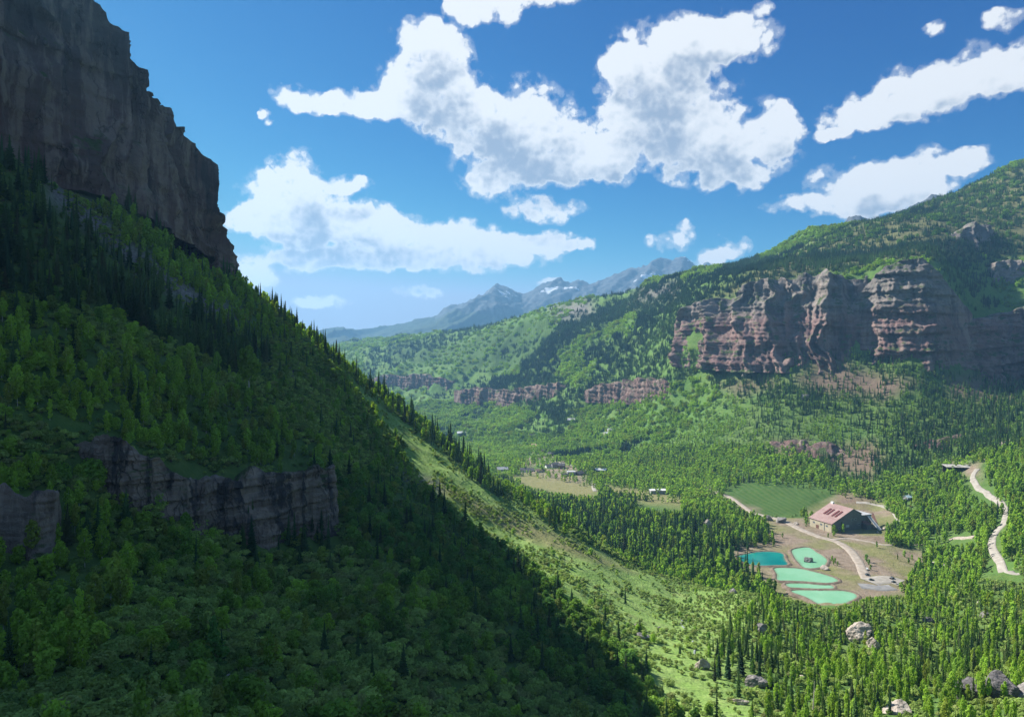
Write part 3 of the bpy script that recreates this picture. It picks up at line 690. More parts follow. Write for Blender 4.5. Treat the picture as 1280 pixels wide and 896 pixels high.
def quads(c, u, v):
    """quads about centres c with half axes u, v"""
    n = len(c)
    V = np.stack([c - u - v * 0.6, c + u * 0.6 - v, c + u + v * 0.6, c - u * 0.6 + v], 1).reshape(-1, 3)
    return V, np.arange(4 * n).reshape(-1, 4)
def rand_dir(r, n):
    d = r.normal(size=(n, 3)); return d / np.linalg.norm(d, axis=1)[:, None]
def leaves(r, c, out, size, g):
    """leaf sprays at points c, facing roughly away from the crown"""
    n = len(c)
    nrm = out + 0.75 * rand_dir(r, n) + np.array([0, 0, 0.25]); nrm /= np.linalg.norm(nrm, axis=1)[:, None] + 1e-9
    a = np.cross(nrm, rand_dir(r, n)); a /= np.linalg.norm(a, axis=1)[:, None] + 1e-9
    b = np.cross(nrm, a); s = size * r.uniform(0.6, 1.3, (n, 1))
    g.add(*quads(c, a * s, b * s * 0.75), 0)

def spruce_geo(seed, H, Rr, levels, per, slim=0.9):
    r = np.random.default_rng(seed); g = Geo()
    zs = np.linspace(0.06, 0.985, levels) ** 0.92
    lean = r.normal(0, 0.01, 2)
    for z in zs:
        R0 = Rr * (1 - z) ** slim * r.uniform(0.72, 1.18) + 0.10
        n = max(4, int(per * (0.55 + 0.6 * (1 - z)))); a0 = r.uniform(0, 6.28)
        for k in range(n):
            a = a0 + 6.283 * k / n + r.normal(0, 0.25); L = R0 * r.uniform(0.65, 1.2)
            d = np.array([math.cos(a), math.sin(a), 0]); s = np.array([-d[1], d[0], 0])
            dz = L * (0.30 - 0.55 * (1 - z)) + r.normal(0, 0.05) * L
            p0 = np.array([lean[0] * z * H, lean[1] * z * H, z * H]); tip = p0 + d * L + [0, 0, dz]; m = p0 + d * L * 0.55 + [0, 0, dz * 0.35 + 0.05 * L]
            w = L * r.uniform(0.26, 0.42)
            g.add([p0, m - s * w - [0, 0, 0.14 * L], tip, m + s * w - [0, 0, 0.14 * L]], [[0, 1, 2, 3]])
            g.add([p0 + [0, 0, 0.02 * H], m - [0, 0, 0.30 * L], tip, m + [0, 0, 0.10 * L]], [[0, 1, 2, 3]])
    V, Fq = tube([(0, 0, 0.03 * H), (0, 0, 0.5 * H), (lean[0] * H, lean[1] * H, H)], [Rr * 0.42, Rr * 0.24, 0.05], 6); g.add(V, Fq)
    t = Geo(); V, Fq = tube([(0, 0, -1.0), (0, 0, 0.12 * H), (0, 0, 0.55 * H), (lean[0] * H, lean[1] * H, 0.99 * H)], [0.017 * H, 0.013 * H, 0.007 * H, 0.02], 7); t.add(V, Fq)
    return g, t

def aspen_geo(seed, H, Rr, lobes, per, size, base=0.22, round_=False):
    r = np.random.default_rng(seed); g = Geo(); t = Geo()
    bend = r.normal(0, 0.03, 2) * H
    V, Fq = tube([(0, 0, -0.8), (bend[0] * 0.2, bend[1] * 0.2, 0.35 * H), (bend[0] * 0.7, bend[1] * 0.7, 0.7 * H), (bend[0], bend[1], 0.95 * H)], [0.013 * H, 0.010 * H, 0.006 * H, 0.02], 6); t.add(V, Fq)
    for i in range(lobes):
        z = base + (0.97 - base) * (i + 0.5) / lobes
        q = (z - base) / (1 - base)
        prof = (math.sin(math.pi * min(q * 0.86 + 0.12, 1.0)) ** (0.55 if round_ else 0.75))
        a = 2.4 * i + r.uniform(-0.6, 0.6); off = Rr * prof * r.uniform(0.28, 0.72)
        c = np.array([math.cos(a) * off + bend[0] * z, math.sin(a) * off + bend[1] * z, z * H])
        lr = Rr * (0.36 + 0.30 * prof) * (r.uniform(0.45, 1.2) if round_ else r.uniform(0.7, 1.15))
        n = int(per * r.uniform(0.7, 1.3)); d = rand_dir(r, n); rad = r.uniform(0.45, 1.0, (n, 1)) ** 0.5
        p = c + d * rad * lr * np.array([1, 1, 1.25 if not round_ else 0.9])
        leaves(r, p, d, size, g)
        b0 = np.array([bend[0] * z, bend[1] * z, z * H - 0.10 * H])
        V, Fq = tube([b0, (b0 + c) / 2 + [0, 0, 0.02 * H], c], [0.0045 * H, 0.003 * H, 0.01], 4); t.add(V, Fq)
    return g, t

def shrub_geo(seed, H, Rr, lobes, per, size):
    r = np.random.default_rng(seed); g = Geo()
    for i in range(lobes):
        a = r.uniform(0, 6.28); off = Rr * math.sqrt(r.uniform(0, 0.38)); lr = Rr * r.uniform(0.36, 0.58)
        c = np.array([math.cos(a) * off, math.sin(a) * off, max(H * r.uniform(0.25, 0.72) * (1 - 0.3 * (off / Rr) ** 2), lr * 0.6)])
        n = int(per * r.uniform(0.7, 1.3)); d = rand_dir(r, n); d[:, 2] = np.where(d[:, 2] < -0.3, -d[:, 2], d[:, 2])
        leaves(r, c + d * lr * np.array([1, 1, 0.95]) * r.uniform(0.6, 1.0, (n, 1)), d, size, g)
        V, Fq = tube([(0, 0, -0.2), (c[0] * 0.5, c[1] * 0.5, c[2] * 0.5), c], [0.06, 0.04, 0.01], 4); g.add(V, Fq, 1)
    return g

SPRUCE = [spruce_geo(100 + i, 18.0, R_, 26, 9, sl) for i, (R_, sl) in enumerate(((2.7, 0.85), (2.3, 0.8), (3.1, 0.95), (2.0, 0.75)))]
ASPEN = [aspen_geo(200 + i, 12.0, R_, lb, 62, 0.36, b) for i, (R_, lb, b) in enumerate(((2.1, 13, 0.2), (1.8, 12, 0.28), (2.5, 15, 0.15), (1.6, 11, 0.12)))]
BROAD = [aspen_geo(260 + i, 7.5, R_, lb, 60, 0.40, 0.06, True) for i, (R_, lb) in enumerate(((3.0, 13), (3.6, 16), (2.2, 9), (3.3, 10), (2.7, 15)))]
SHRUB = [shrub_geo(300 + i, 3.0, R_, lb, 44, 0.24) for i, (R_, lb) in enumerate(((1.5, 9), (1.9, 12), (1.25, 8), (2.3, 14)))]
SPRUCE_M = [spruce_geo(120 + i, 18.0, R_, 12, 6, 0.85) for i, R_ in enumerate((2.8, 2.4, 3.2))]
ASPEN_M = [aspen_geo(220 + i, 12.0, R_, 9, 20, 0.72, 0.12) for i, R_ in enumerate((2.2, 2.6, 1.9))]
SHRUB_M = [shrub_geo(320 + i, 3.0, 1.8, 7, 14, 0.46) for i in range(3)]
SPRUCE_F = [spruce_geo(140 + i, 18.0, 3.0, 6, 5, 0.85) for i in range(2)]
ASPEN_F = [aspen_geo(240 + i, 12.0, 2.9, 6, 8, 1.25, 0.06, True) for i in range(3)]

def merge(pair):
    """crown and trunk of one plant in one proto, crown faces slot 0, bark slot 1"""
    g = Geo(); V, Fq, _ = pair[0].get(); g.add(V, Fq, 0)
    V, Fq, _ = pair[1].get(); g.add(V, Fq, 1)
    return g
def clump(crowns, seed, n, rad):
    """a small stand of far trees"""
    r = np.random.default_rng(seed); g = Geo()
    for i in range(n):
        V, Fq, _ = crowns[i % len(crowns)][0].get(); a, d = r.uniform(0, 6.28), rad * math.sqrt(r.uniform(0, 1)); s = r.uniform(0.65, 1.2); w = r.uniform(0, 6.28)
        Rm = np.array([[math.cos(w), -math.sin(w), 0], [math.sin(w), math.cos(w), 0], [0, 0, 1]])
        g.add((V @ Rm.T) * s * [1.15, 1.15, 1] + [math.cos(a) * d, math.sin(a) * d, -1.5], Fq, 0)
    return g

def scatter(name, label, protos, mats, pts, rot, scl, idx, tint, cat=None):
    """one object of kind stuff: it carries its own plants and a point for each copy"""
    n = len(pts)
    Vs = [np.asarray(pts, float)]; Fs = []; Ms = []; part = [np.full(n, -1)]; off = n
    for k, g in enumerate(protos):
        V, Fq, mi = g.get(); Vs.append(V); Fs.append(Fq + off); Ms.append(mi); part.append(np.full(len(V), k)); off += len(V)
    me = bpy.data.meshes.new(name)
    V = np.concatenate(Vs).astype(np.float32); Fq = np.concatenate(Fs).astype(np.int32); nf = len(Fq)
    me.vertices.add(len(V)); me.vertices.foreach_set('co', V.ravel())
    me.loops.add(nf * 4); me.loops.foreach_set('vertex_index', Fq.ravel())
    me.polygons.add(nf); me.polygons.foreach_set('loop_start', np.arange(0, nf * 4, 4, dtype=np.int32))
    for m in mats: me.materials.append(m)
    me.polygons.foreach_set('material_index', np.concatenate(Ms).astype(np.int32))
    me.update(calc_edges=True)
    def pad(a, w=1):
        o = np.zeros((len(V), w)) if w > 1 else np.zeros(len(V)); o[:n] = a; return o
    add_attr(me, 'piece', np.concatenate(part), 'INT'); add_attr(me, 'pick', pad(idx), 'INT')
    add_attr(me, 'turn', pad(rot)); add_attr(me, 'size', pad(scl, 3), 'FLOAT_VECTOR'); add_attr(me, 'tint', pad(tint))
    ng = bpy.data.node_groups.new(name, 'GeometryNodeTree')
    ng.interface.new_socket('Geometry', in_out='INPUT', socket_type='NodeSocketGeometry')
    ng.interface.new_socket('Geometry', in_out='OUTPUT', socket_type='NodeSocketGeometry')
    N, L = ng.nodes.new, ng.links.new
    gi, go = N('NodeGroupInput'), N('NodeGroupOutput')
    def named(a, typ):
        x = N('GeometryNodeInputNamedAttribute'); x.data_type = typ; x.inputs[0].default_value = a; return x.outputs[0]
    def equal(a, v):
        x = N('FunctionNodeCompare'); x.data_type = 'INT'; x.operation = 'EQUAL'; L(a, x.inputs[2]); x.inputs[3].default_value = v; return x.outputs[0]
    pc, pk, sz = named('piece', 'INT'), named('pick', 'INT'), named('size', 'FLOAT_VECTOR')
    cx = N('ShaderNodeCombineXYZ'); L(named('turn', 'FLOAT'), cx.inputs[2])
    join = N('GeometryNodeJoinGeometry')
    sp = N('GeometryNodeSeparateGeometry'); sp.domain = 'POINT'; L(gi.outputs[0], sp.inputs[0]); L(equal(pc, -1), sp.inputs[1])
    for k in range(len(protos)):
        s2 = N('GeometryNodeSeparateGeometry'); s2.domain = 'POINT'; L(gi.outputs[0], s2.inputs[0]); L(equal(pc, k), s2.inputs[1])
        g2 = N('GeometryNodeGeometryToInstance'); L(s2.outputs[0], g2.inputs[0])
        io = N('GeometryNodeInstanceOnPoints')
        L(sp.outputs[0], io.inputs['Points']); L(equal(pk, k), io.inputs['Selection']); L(g2.outputs[0], io.inputs['Instance'])
        L(cx.outputs[0], io.inputs['Rotation']); L(sz, io.inputs['Scale'])
        L(io.outputs[0], join.inputs[0])
    L(join.outputs[0], go.inputs[0])
    o = link(name, me, kind='stuff', label=label)
    md = o.modifiers.new('copies', 'NODES'); md.node_group = ng
    return o

# ------------------------------------------------------------------ where what grows (regions as seen, each with its own distances)
class Pts: pass
def sample(n, y0, y1, px0=-200, px1=1500):
    n = int(n * (px1 - px0) / 1420); p = Pts(); u = RNG.random(n)
    p.y = np.sqrt(y0 * y0 + u * (y1 * y1 - y0 * y0)); p.px = RNG.uniform(px0, px1, n)
    p.x = (p.px - CX) / F * p.y; p.z = ground_z(p.x, p.y); p.row = row_of(p.z, p.y)
    p.wpx = p.px + fbm(p.x / 30, p.y / 30, 71, 3) * np.clip(3200 / p.y, 3, 18); p.wrow = p.row + fbm(p.x / 30 + 5, p.y / 30, 77, 3) * np.clip(2400 / p.y, 2, 14)
    return p
def pz(p, lst, soft=10):
    return np.clip(sum(zone(q, lo, hi, soft, px=p.wpx, row=p.wrow, Y=p.y) for q, lo, hi in lst), 0, 1)
def take(p, m):
    q = Pts()
    for k, v in p.__dict__.items(): setattr(q, k, v[m])
    return q
SIGHT = [([(612, 590), (640, 601), (690, 613), (748, 618)], 1250), ([(795, 632), (852, 636)], 1150), ([(903, 616), (925, 626), (950, 640), (1000, 642)], 990), ([(918, 706), (945, 712), (966, 736), (985, 745), (1010, 752), (1040, 758), (1065, 751), (1085, 744), (1132, 742)], 660),
         ([(1226, 720), (1245, 722), (1280, 726)], 640), ([(1236, 700), (1248, 700)], 690), ([(1160, 676), (1220, 676)], 800)]
ROCKS_SEEN = [(px, row, w, h, first_y(px, row, 160, 640)) for px, row, w, h in ((1083, 815, 46, 34), (945, 862, 34, 22), (1240, 880, 90, 36), (1125, 893, 44, 18), (878, 842, 24, 24), (952, 796, 24, 22), (1160, 784, 15, 13), (1230, 776, 15, 13), (925, 884, 24, 15), (1000, 856, 15, 12), (802, 802, 22, 14), (918, 746, 14, 12))]
ROCKS_SEEN += [(px, row, w + 3, h, find_y(px, row, lo, hi)) for px, row, w, h, lo, hi in ((628, 588, 13, 6, 1000, 2600), (659, 589, 17, 6, 1000, 2600), (681, 565, 8, 5, 1000, 2600), (689, 569, 8, 5, 1000, 2600), (694, 584, 9, 6, 1000, 2600), (702, 585, 8, 6, 1000, 2600), (686, 584, 8, 5, 1000, 2600), (669, 558, 9, 5, 1000, 2600), (613, 571, 6, 4, 1000, 2600), (618, 573, 5, 4, 1000, 2600), (725, 593, 10, 5, 1000, 2600), (751, 589, 13, 4, 1000, 2600), (759, 544, 9, 5, 1000, 2600), (763, 540, 7, 5, 1000, 2600), (714, 527, 9, 5, 1000, 2600), (577, 542, 11, 4, 1000, 2600), (666, 546, 9, 4, 1000, 2600), (1135, 624, 8, 5, 900, 1200), (1158, 652, 8, 4, 620, 1100), (1139, 634, 8, 4, 620, 1100), (1204, 588, 44, 12, 700, 1200), (885, 658, 14, 14, 700, 1100))]
def in_view(p, h, slack=26):
    top = row_of(p.z + h, p.y)
    clear = np.zeros(len(p.x), bool)     # nothing tall grows where the open ground behind is seen over it
    for pts, far in SIGHT:
        a = np.array(pts, float); clear |= (p.px > a[0, 0]) & (p.px < a[-1, 0]) & (p.y < far) & (top < np.interp(p.px, a[:, 0], a[:, 1])) & (p.row > np.interp(p.px, a[:, 0], a[:, 1]) - 6)
    for bx, br, bw, bh, by in ROCKS_SEEN:
        clear |= (np.abs(p.px - bx) < 0.62 * bw) & (p.y < by) & (top < br - 0.35 * bh) & (p.row > br - bh)
    return (hidden_by(p.x, p.y, p.z + h) < slack) & (p.row > -160) & (top < 1080) & ~clear

NEAR_CON = [([(-80, 180), (0, 188), (60, 225), (130, 305), (250, 395), (335, 450), (310, 480), (200, 428), (110, 390), (40, 375), (-80, 370)], 180, 640),
            ([(95, 215), (200, 268), (292, 335), (300, 356), (258, 338), (180, 285)], 300, 660)]
SKY_CON = [([(285, 330), (400, 415), (500, 495), (560, 550), (640, 602), (720, 655), (705, 668), (600, 606), (520, 540), (440, 475), (340, 395)], 380, 700)]
BELT_CON = [([(395, 610), (470, 585), (560, 640), (660, 705), (760, 785), (835, 870), (870, 930), (780, 930), (640, 810), (520, 725), (420, 685)], 120, 560),
            ([(290, 650), (410, 600), (425, 700), (300, 700)], 180, 420)]
NEAR_ASP = [([(-80, 365), (60, 382), (150, 432), (260, 470), (340, 535), (410, 575), (400, 610), (100, 545), (-80, 490)], 180, 520),
            ([(-80, 590), (40, 600), (130, 650), (170, 740), (120, 850), (-80, 880)], 90, 300), ([(470, 470), (560, 560), (540, 590), (480, 520)], 380, 640), ([(110, 240), (290, 345), (370, 430), (300, 420), (180, 330)], 330, 640)]
OPEN_SLOPE = [([(60, 235), (110, 260), (160, 305), (215, 350), (290, 388), (300, 400), (250, 390), (180, 340), (120, 295), (60, 250)], 250, 640), ([(500, 588), (552, 612), (500, 596)], 280, 640)]
LEDGES = [([(104, 556), (150, 562), (200, 580), (250, 594), (345, 590), (396, 578), (396, 644), (345, 650), (250, 650), (200, 632), (150, 618), (104, 588)], 150, 420), ([(-20, 640), (50, 618), (92, 638), (92, 682), (-20, 700)], 120, 300)]
BENCH_OPEN = [([(870, 800), (925, 830), (960, 850), (930, 896), (940, 930), (850, 930), (840, 860)], 150, 420)]
VAL_CON = [([(560, 572), (640, 598), (760, 622), (960, 672), (925, 690), (955, 735), (900, 718), (780, 702), (640, 645)], 560, 1300)]
VILLAGE = DIRTS[3:5]
CLEAR_V = LAWNS[:1] + DRYS[:2] + DRYS[3:5] + DIRTS[:3] + DIRTS[5:]
ROAD_CLEAR = [([(1200, 590), (1222, 583), (1246, 616), (1264, 632), (1262, 660), (1251, 682), (1256, 700), (1285, 716), (1285, 734), (1258, 734), (1234, 716), (1232, 690), (1242, 660), (1246, 648), (1216, 630), (1206, 606)], 560, 1150), ([(1160, 668), (1218, 668), (1218, 678), (1160, 678)], 600, 900), ([(1165, 700), (1206, 710), (1206, 717), (1165, 706)], 600, 800)]
MOUNT_CON = [([(845, 360), (940, 318), (1000, 345), (1085, 330), (1000, 348), (900, 385), (850, 430), (810, 470), (740, 500), (700, 530), (690, 520), (740, 478), (800, 400)], 1300, 3200),
             ([(640, 440), (700, 405), (740, 375), (810, 358), (850, 352), (810, 385), (720, 425), (660, 470)], 1700, 3800), ([(560, 470), (700, 470), (730, 500), (690, 520), (570, 485)], 1600, 3300),
             ([(455, 440), (600, 405), (700, 372), (640, 400), (540, 440), (470, 470), (500, 500), (460, 480)], 2300, 6000),
             ([(1150, 450), (1290, 480), (1290, 560), (1225, 570), (1120, 600), (1080, 555), (1120, 500)], 1000, 1500), ([(1170, 330), (1240, 330), (1240, 470), (1190, 462)], 1300, 1800),
             ([(860, 440), (1160, 450), (1150, 500), (1000, 520), (920, 500)], 1200, 1900), ([(960, 330), (1060, 312), (1200, 300), (1290, 305), (1290, 320), (1130, 322), (1000, 340)], 1500, 2500),
             ([(1000, 560), (1110, 560), (1100, 610), (1040, 600)], 950, 1500), ([(740, 440), (840, 420), (870, 470), (770, 500)], 1500, 2400)]
CLIFFS_SEEN = [([(846, 395), (872, 372), (930, 362), (1000, 342), (1080, 346), (1110, 330), (1160, 326), (1188, 350), (1222, 392), (1290, 384), (1340, 380), (1340, 464), (1200, 474), (1100, 445), (848, 436)], 1350, 1900)]
BANDS_SEEN = [([(465, 468), (570, 470), (565, 488), (500, 494), (465, 488)], 2700, 3150), ([(570, 486), (708, 482), (700, 494), (640, 504), (570, 498)], 2200, 2550), ([(728, 492), (800, 476), (856, 484), (850, 496), (740, 500)], 1850, 2150)]
PALE_ASP = [([(1085, 500), (1135, 480), (1185, 490), (1180, 515), (1100, 520)], 1050, 1500), ([(780, 560), (960, 560), (1010, 600), (900, 612), (760, 600)], 900, 1700), ([(560, 520), (800, 470), (840, 380), (640, 470)], 1500, 3500)]
# ------------------------------------------------------------------ planting
LANDMARKS = [((1083, 800), 'near the big pale split boulder'), ((1235, 868), 'near the dark double boulder'), ((945, 852), 'near the low striped grey boulder'), ((868, 835), 'beside the little stream'),
             ((1120, 885), 'near the pale slab boulder'), ((1020, 765), 'below the lowest green pond'), ((1200, 745), 'on the brow below the gravel road'), ((905, 775), 'where the meadow meets the young trees')]
def near_place(px, row):
    return min(LANDMARKS, key=lambda l: (l[0][0] - px) ** 2 + (l[0][1] - row) ** 2)[1]
PLANTS = {'spruce': [], 'aspen': [], 'broad': [], 'shrub': []}
def plant(kind, p, m, h, tint, place):
    """h: height range; tint: range; place: label phrase or None for the nearest landmark"""
    q = take(p, m & (RNG.random(len(m)) < 1))
    n = len(q.x)
    if not n: return
    q.h = RNG.uniform(h[0], h[1], n) * RNG.uniform(0.85, 1.1, n); q.tint = np.clip(RNG.uniform(tint[0], tint[1], n) + 0.34 * fbm(q.x / 22, q.y / 22, 88, 3), 0, 1)
    q.rot = RNG.uniform(0, 6.283, n); q.wide = RNG.uniform(0.62 if kind == 'spruce' else 0.75, 1.15 if kind == 'aspen' else 1.4, n) * (0.74 if place is None and kind != 'shrub' else 1.0); q.place = np.array([place or '*'] * n, dtype=object)
    v = in_view(q, q.h)
    PLANTS[kind].append(take(q, v))

# close slopes
p = sample(100000, 62, 645); DENS = 100000 / (1420 / F * (645 ** 2 - 62 ** 2) / 2)
u = RNG.random(len(p.x))
m_con0, m_con1, m_sky, m_belt0, m_belt1 = pz(p, NEAR_CON[:1]), pz(p, NEAR_CON[1:]), pz(p, SKY_CON), pz(p, BELT_CON[:1]), pz(p, BELT_CON[1:])
m_asp, m_open, m_ledge, m_fan = pz(p, NEAR_ASP), pz(p, OPEN_SLOPE, 14), pz(p, LEDGES), pz(p, [(FAN, 180, 660)], 16)
m_bopen = pz(p, BENCH_OPEN); m_clear = pz(p, CLEAR_V + ROAD_CLEAR, 6)
bench = (p.px > 850) & (m_fan < 0.5)
patch = fbm(p.x / 38, p.y / 38, 91, 3)
hillside = ~bench & (m_fan < 0.5) | (m_belt0 > 0.5)
cleared = (1 - 0.96 * m_open) * (1 - 0.95 * m_ledge) * (1 - m_clear)
cliffside = p.x > np.interp(p.y, [0, 200, 400, 480, 520, 565, 610, 680], [-330, -325, -293, -268, -260, -251, -247, -290])
cleared = cleared * cliffside
def roll(d): return RNG.random(len(p.x)) < d * cleared / DENS
hs = hillside
z0 = hs & (m_con0 > 0.5); z1 = hs & (m_con1 > 0.5) & ~z0; z2 = (m_sky > 0.5) & ~z0 & ~z1; z3 = hs & (m_belt0 > 0.5) & ~z2; z4 = hs & (m_belt1 > 0.5) & ~z3
z5 = hs & (m_asp > 0.5) & ~(z0 | z1 | z2 | z3 | z4); z6 = hs & ~(z0 | z1 | z2 | z3 | z4 | z5); zf = (m_fan > 0.5) & ~z2 & ~z3; zb = bench & ~z2; zbo = zb & (m_bopen > 0.5); zbt = zb & ~zbo
T = 'under the tall cliff on the shaded slope'
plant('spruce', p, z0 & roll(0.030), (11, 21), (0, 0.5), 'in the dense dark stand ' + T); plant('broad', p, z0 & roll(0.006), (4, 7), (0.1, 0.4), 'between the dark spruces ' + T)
plant('shrub', p, z0 & roll(0.03), (1.5, 3), (0.1, 0.5), 'between the dark spruces ' + T)
plant('spruce', p, z1 & roll(0.016), (10, 20), (0, 0.4), 'at the very foot of the tall cliff wall'); plant('broad', p, z1 & roll(0.03), (3, 5.5), (0.25, 0.6), 'at the very foot of the tall cliff wall')
plant('spruce', p, z2 & roll(0.013), (8, 23), (0, 0.5), 'on the crest of the slope against the valley'); plant('aspen', p, z2 & roll(0.022), (6, 11), (0.55, 1), 'on the crest of the slope against the valley')
plant('shrub', p, z2 & roll(0.07), (1.5, 3.2), (0.4, 0.9), 'on the crest of the slope against the valley')
plant('spruce', p, z3 & roll(0.005), (7, 15), (0, 0.4), 'along the shadow edge beside the sunlit meadow'); plant('broad', p, z3 & roll(0.038), (2.5, 7.5), (0.0, 0.5), 'along the shadow edge beside the sunlit meadow')
plant('shrub', p, z3 & roll(0.07), (1.5, 3.5), (0.1, 0.5), 'along the shadow edge beside the sunlit meadow')
plant('spruce', p, z4 & roll(0.024), (9, 19), (0, 0.3), 'before the grey banded rock ledge'); plant('broad', p, z4 & roll(0.03), (3.5, 6.5), (0.05, 0.4), 'before the grey banded rock ledge')
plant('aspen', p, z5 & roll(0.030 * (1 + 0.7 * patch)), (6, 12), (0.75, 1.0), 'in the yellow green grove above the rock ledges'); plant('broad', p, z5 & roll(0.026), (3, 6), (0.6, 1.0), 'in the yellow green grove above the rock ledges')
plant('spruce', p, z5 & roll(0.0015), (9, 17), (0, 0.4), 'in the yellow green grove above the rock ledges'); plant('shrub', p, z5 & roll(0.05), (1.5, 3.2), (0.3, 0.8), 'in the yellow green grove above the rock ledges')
low6 = z6 & (p.row > 640); up6 = z6 & ~low6
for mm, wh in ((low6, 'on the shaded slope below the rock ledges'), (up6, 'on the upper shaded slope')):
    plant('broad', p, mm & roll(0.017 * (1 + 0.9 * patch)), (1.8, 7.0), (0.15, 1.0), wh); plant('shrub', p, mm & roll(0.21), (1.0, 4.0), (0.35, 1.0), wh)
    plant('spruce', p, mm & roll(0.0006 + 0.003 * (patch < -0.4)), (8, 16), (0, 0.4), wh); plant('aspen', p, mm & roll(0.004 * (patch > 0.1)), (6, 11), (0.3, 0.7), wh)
thin = np.clip(0.55 - 1.7 * fbm(p.x / 24, p.y / 24, 93, 3), 0.06, 1.3)
plant('shrub', p, zf & roll(0.11 * thin), (0.8, 2.4), (0.75, 1.0), 'on the sunlit shrub meadow'); plant('broad', p, zf & roll(0.003 * thin), (2.5, 4.5), (0.3, 0.8), 'on the sunlit shrub meadow')
plant('spruce', p, zf & roll(0.0010 * (p.row > 740)), (4, 11), (0, 0.4), 'on the sunlit shrub meadow')
con = patch < 0.12
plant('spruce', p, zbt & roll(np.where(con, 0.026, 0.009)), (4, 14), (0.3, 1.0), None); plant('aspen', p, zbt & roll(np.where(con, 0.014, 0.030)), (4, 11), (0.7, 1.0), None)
plant('shrub', p, zbt & roll(0.08), (1.0, 3.2), (0.6, 1.0), None)
plant('spruce', p, zbo & roll(0.006), (8, 17), (0.1, 0.6), None); plant('aspen', p, zbo & roll(0.003), (5, 9), (0.5, 0.9), None); plant('shrub', p, zbo & roll(0.08), (0.8, 2.4), (0.5, 1.0), None)

# valley floor and the feet of the mountain
p = sample(90000, 645, 1600); DENS = 90000 / (1420 / F * (1600 ** 2 - 645 ** 2) / 2)
m_v, m_mc = pz(p, VAL_CON), pz(p, MOUNT_CON); m_clear = pz(p, CLEAR_V + ROAD_CLEAR, 6); m_pale = pz(p, PALE_ASP); m_red = pz(p, REDS)
cleared = (1 - m_clear) * (1 - 0.86 * pz(p, VILLAGE, 6)) * (1 - 0.97 * pz(p, CLIFFS_SEEN)) * (1 - 0.7 * m_red)
patch = fbm(p.x / 60, p.y / 60, 95, 4); slope = (p.y > 1050) & (p.px > 820) & (p.row < 560)
v = m_v > 0.5; cn = (m_mc > 0.5) & ~v; ot = ~v & ~cn
plant('spruce', p, v & roll(0.019 * (1 + 0.5 * patch)), (12, 25), (0, 0.6), 'in the dark valley forest beyond the meadow'); plant('aspen', p, v & roll(0.016), (10, 17), (0.45, 1.0), 'in the dark valley forest beyond the meadow')
plant('spruce', p, cn & roll(0.024 * (1 + 0.6 * patch)), (10, 20), (0, 0.5), 'at the foot of the far cliffs'); plant('aspen', p, cn & roll(0.012), (6, 11), (0.1, 0.6), 'at the foot of the far cliffs')
plant('spruce', p, ot & roll(np.where(patch < -0.45, 0.016, 0.0025)), (9, 19), (0, 0.6), 'among aspens on the valley floor')
plant('aspen', p, ot & ~slope & roll(0.034), (8, 15), (0.55, 1.0), 'on the valley floor'); plant('aspen', p, ot & slope & roll(np.where(patch > -0.05, 0.036, 0.004)), (5, 10), (0.5, 1.0), 'below the far cliffs')
plant('shrub', p, ~v & roll(0.012), (1.2, 3), (0.3, 0.9), 'on the valley floor')
# lone trees in the mine yard
q = [on(*t) for t in ((1035, 672), (1096, 684), (1083, 702), (1086, 706), (1088, 712), (1040, 702), (1044, 704), (1047, 707), (1042, 706), (1012, 655), (1008, 656), (978, 672), (953, 655), (948, 660), (957, 662), (951, 666), (1122, 700), (1130, 696), (1136, 704), (1140, 700))]
pq = Pts(); pq.x = np.array([a.x for a in q]); pq.y = np.array([a.y for a in q]); pq.z = np.array([a.z for a in q]); pq.px = CX + F * pq.x / pq.y; pq.row = row_of(pq.z, pq.y)
plant('aspen', pq, np.ones(len(q), bool), (6, 9), (0.3, 0.7), 'standing alone in the bare mine yard')

# far slopes: small stands
def far_stand(n, y0, y1):
    p = sample(n, y0, y1)
    p = take(p, hidden_by(p.x, p.y, p.z + 16) < 8)
    p.con = pz(p, MOUNT_CON); p.patch = fbm(p.x / 150, p.y / 150, 97, 4); p.dry = pz(p, DRYS); p.pale = pz(p, PALE_ASP)
    off = (1 - pz(p, DRYS[:2] + DIRTS)) * (1 - 0.95 * pz(p, CLIFFS_SEEN)) * (1 - 0.95 * pz(p, BANDS_SEEN))
    r = RNG.random(len(p.x))
    p.is_con = (p.con > 0.5) & (p.patch > -0.85) | (p.patch < -0.62)
    keep = np.where(p.is_con, 0.85, np.where(p.dry > 0.5, 0.24 + 0.25 * (p.patch > 0.1), np.where(p.patch > -0.2, 0.9, 0.50))) * off
    p = take(p, r < keep)
    p.is_con = p.is_con | (p.dry > 0.5) & (RNG.random(len(p.x)) < 0.7)
    return p
fa = far_stand(60000, 1600, 2900); fb = far_stand(34000, 2900, 5600)
FAR = Pts()
for k in fa.__dict__: setattr(FAR, k, np.concatenate([getattr(fa, k), getattr(fb, k)]))
n = len(FAR.x)
SC_F = RNG.uniform(0.7, 1.15, n) * np.where(FAR.is_con, 0.85, 0.8) * np.interp(FAR.y, [1600, 5600], [1.0, 1.7])
scatter('forest', 'mixed spruce and aspen woods covering the far valley sides', [clump(SPRUCE_F, 1, 6, 8), clump(SPRUCE_F, 2, 5, 9), clump(ASPEN_F, 3, 7, 9), clump(ASPEN_F, 4, 8, 10)], [M_spruce, M_bark],
        np.stack([FAR.x, FAR.y, FAR.z], 1)[FAR.is_con], RNG.uniform(0, 6.28, n)[FAR.is_con], np.stack([SC_F] * 3, 1)[FAR.is_con], RNG.integers(0, 2, n)[FAR.is_con], np.clip(0.35 + 0.5 * FAR.patch, 0, 1)[FAR.is_con])
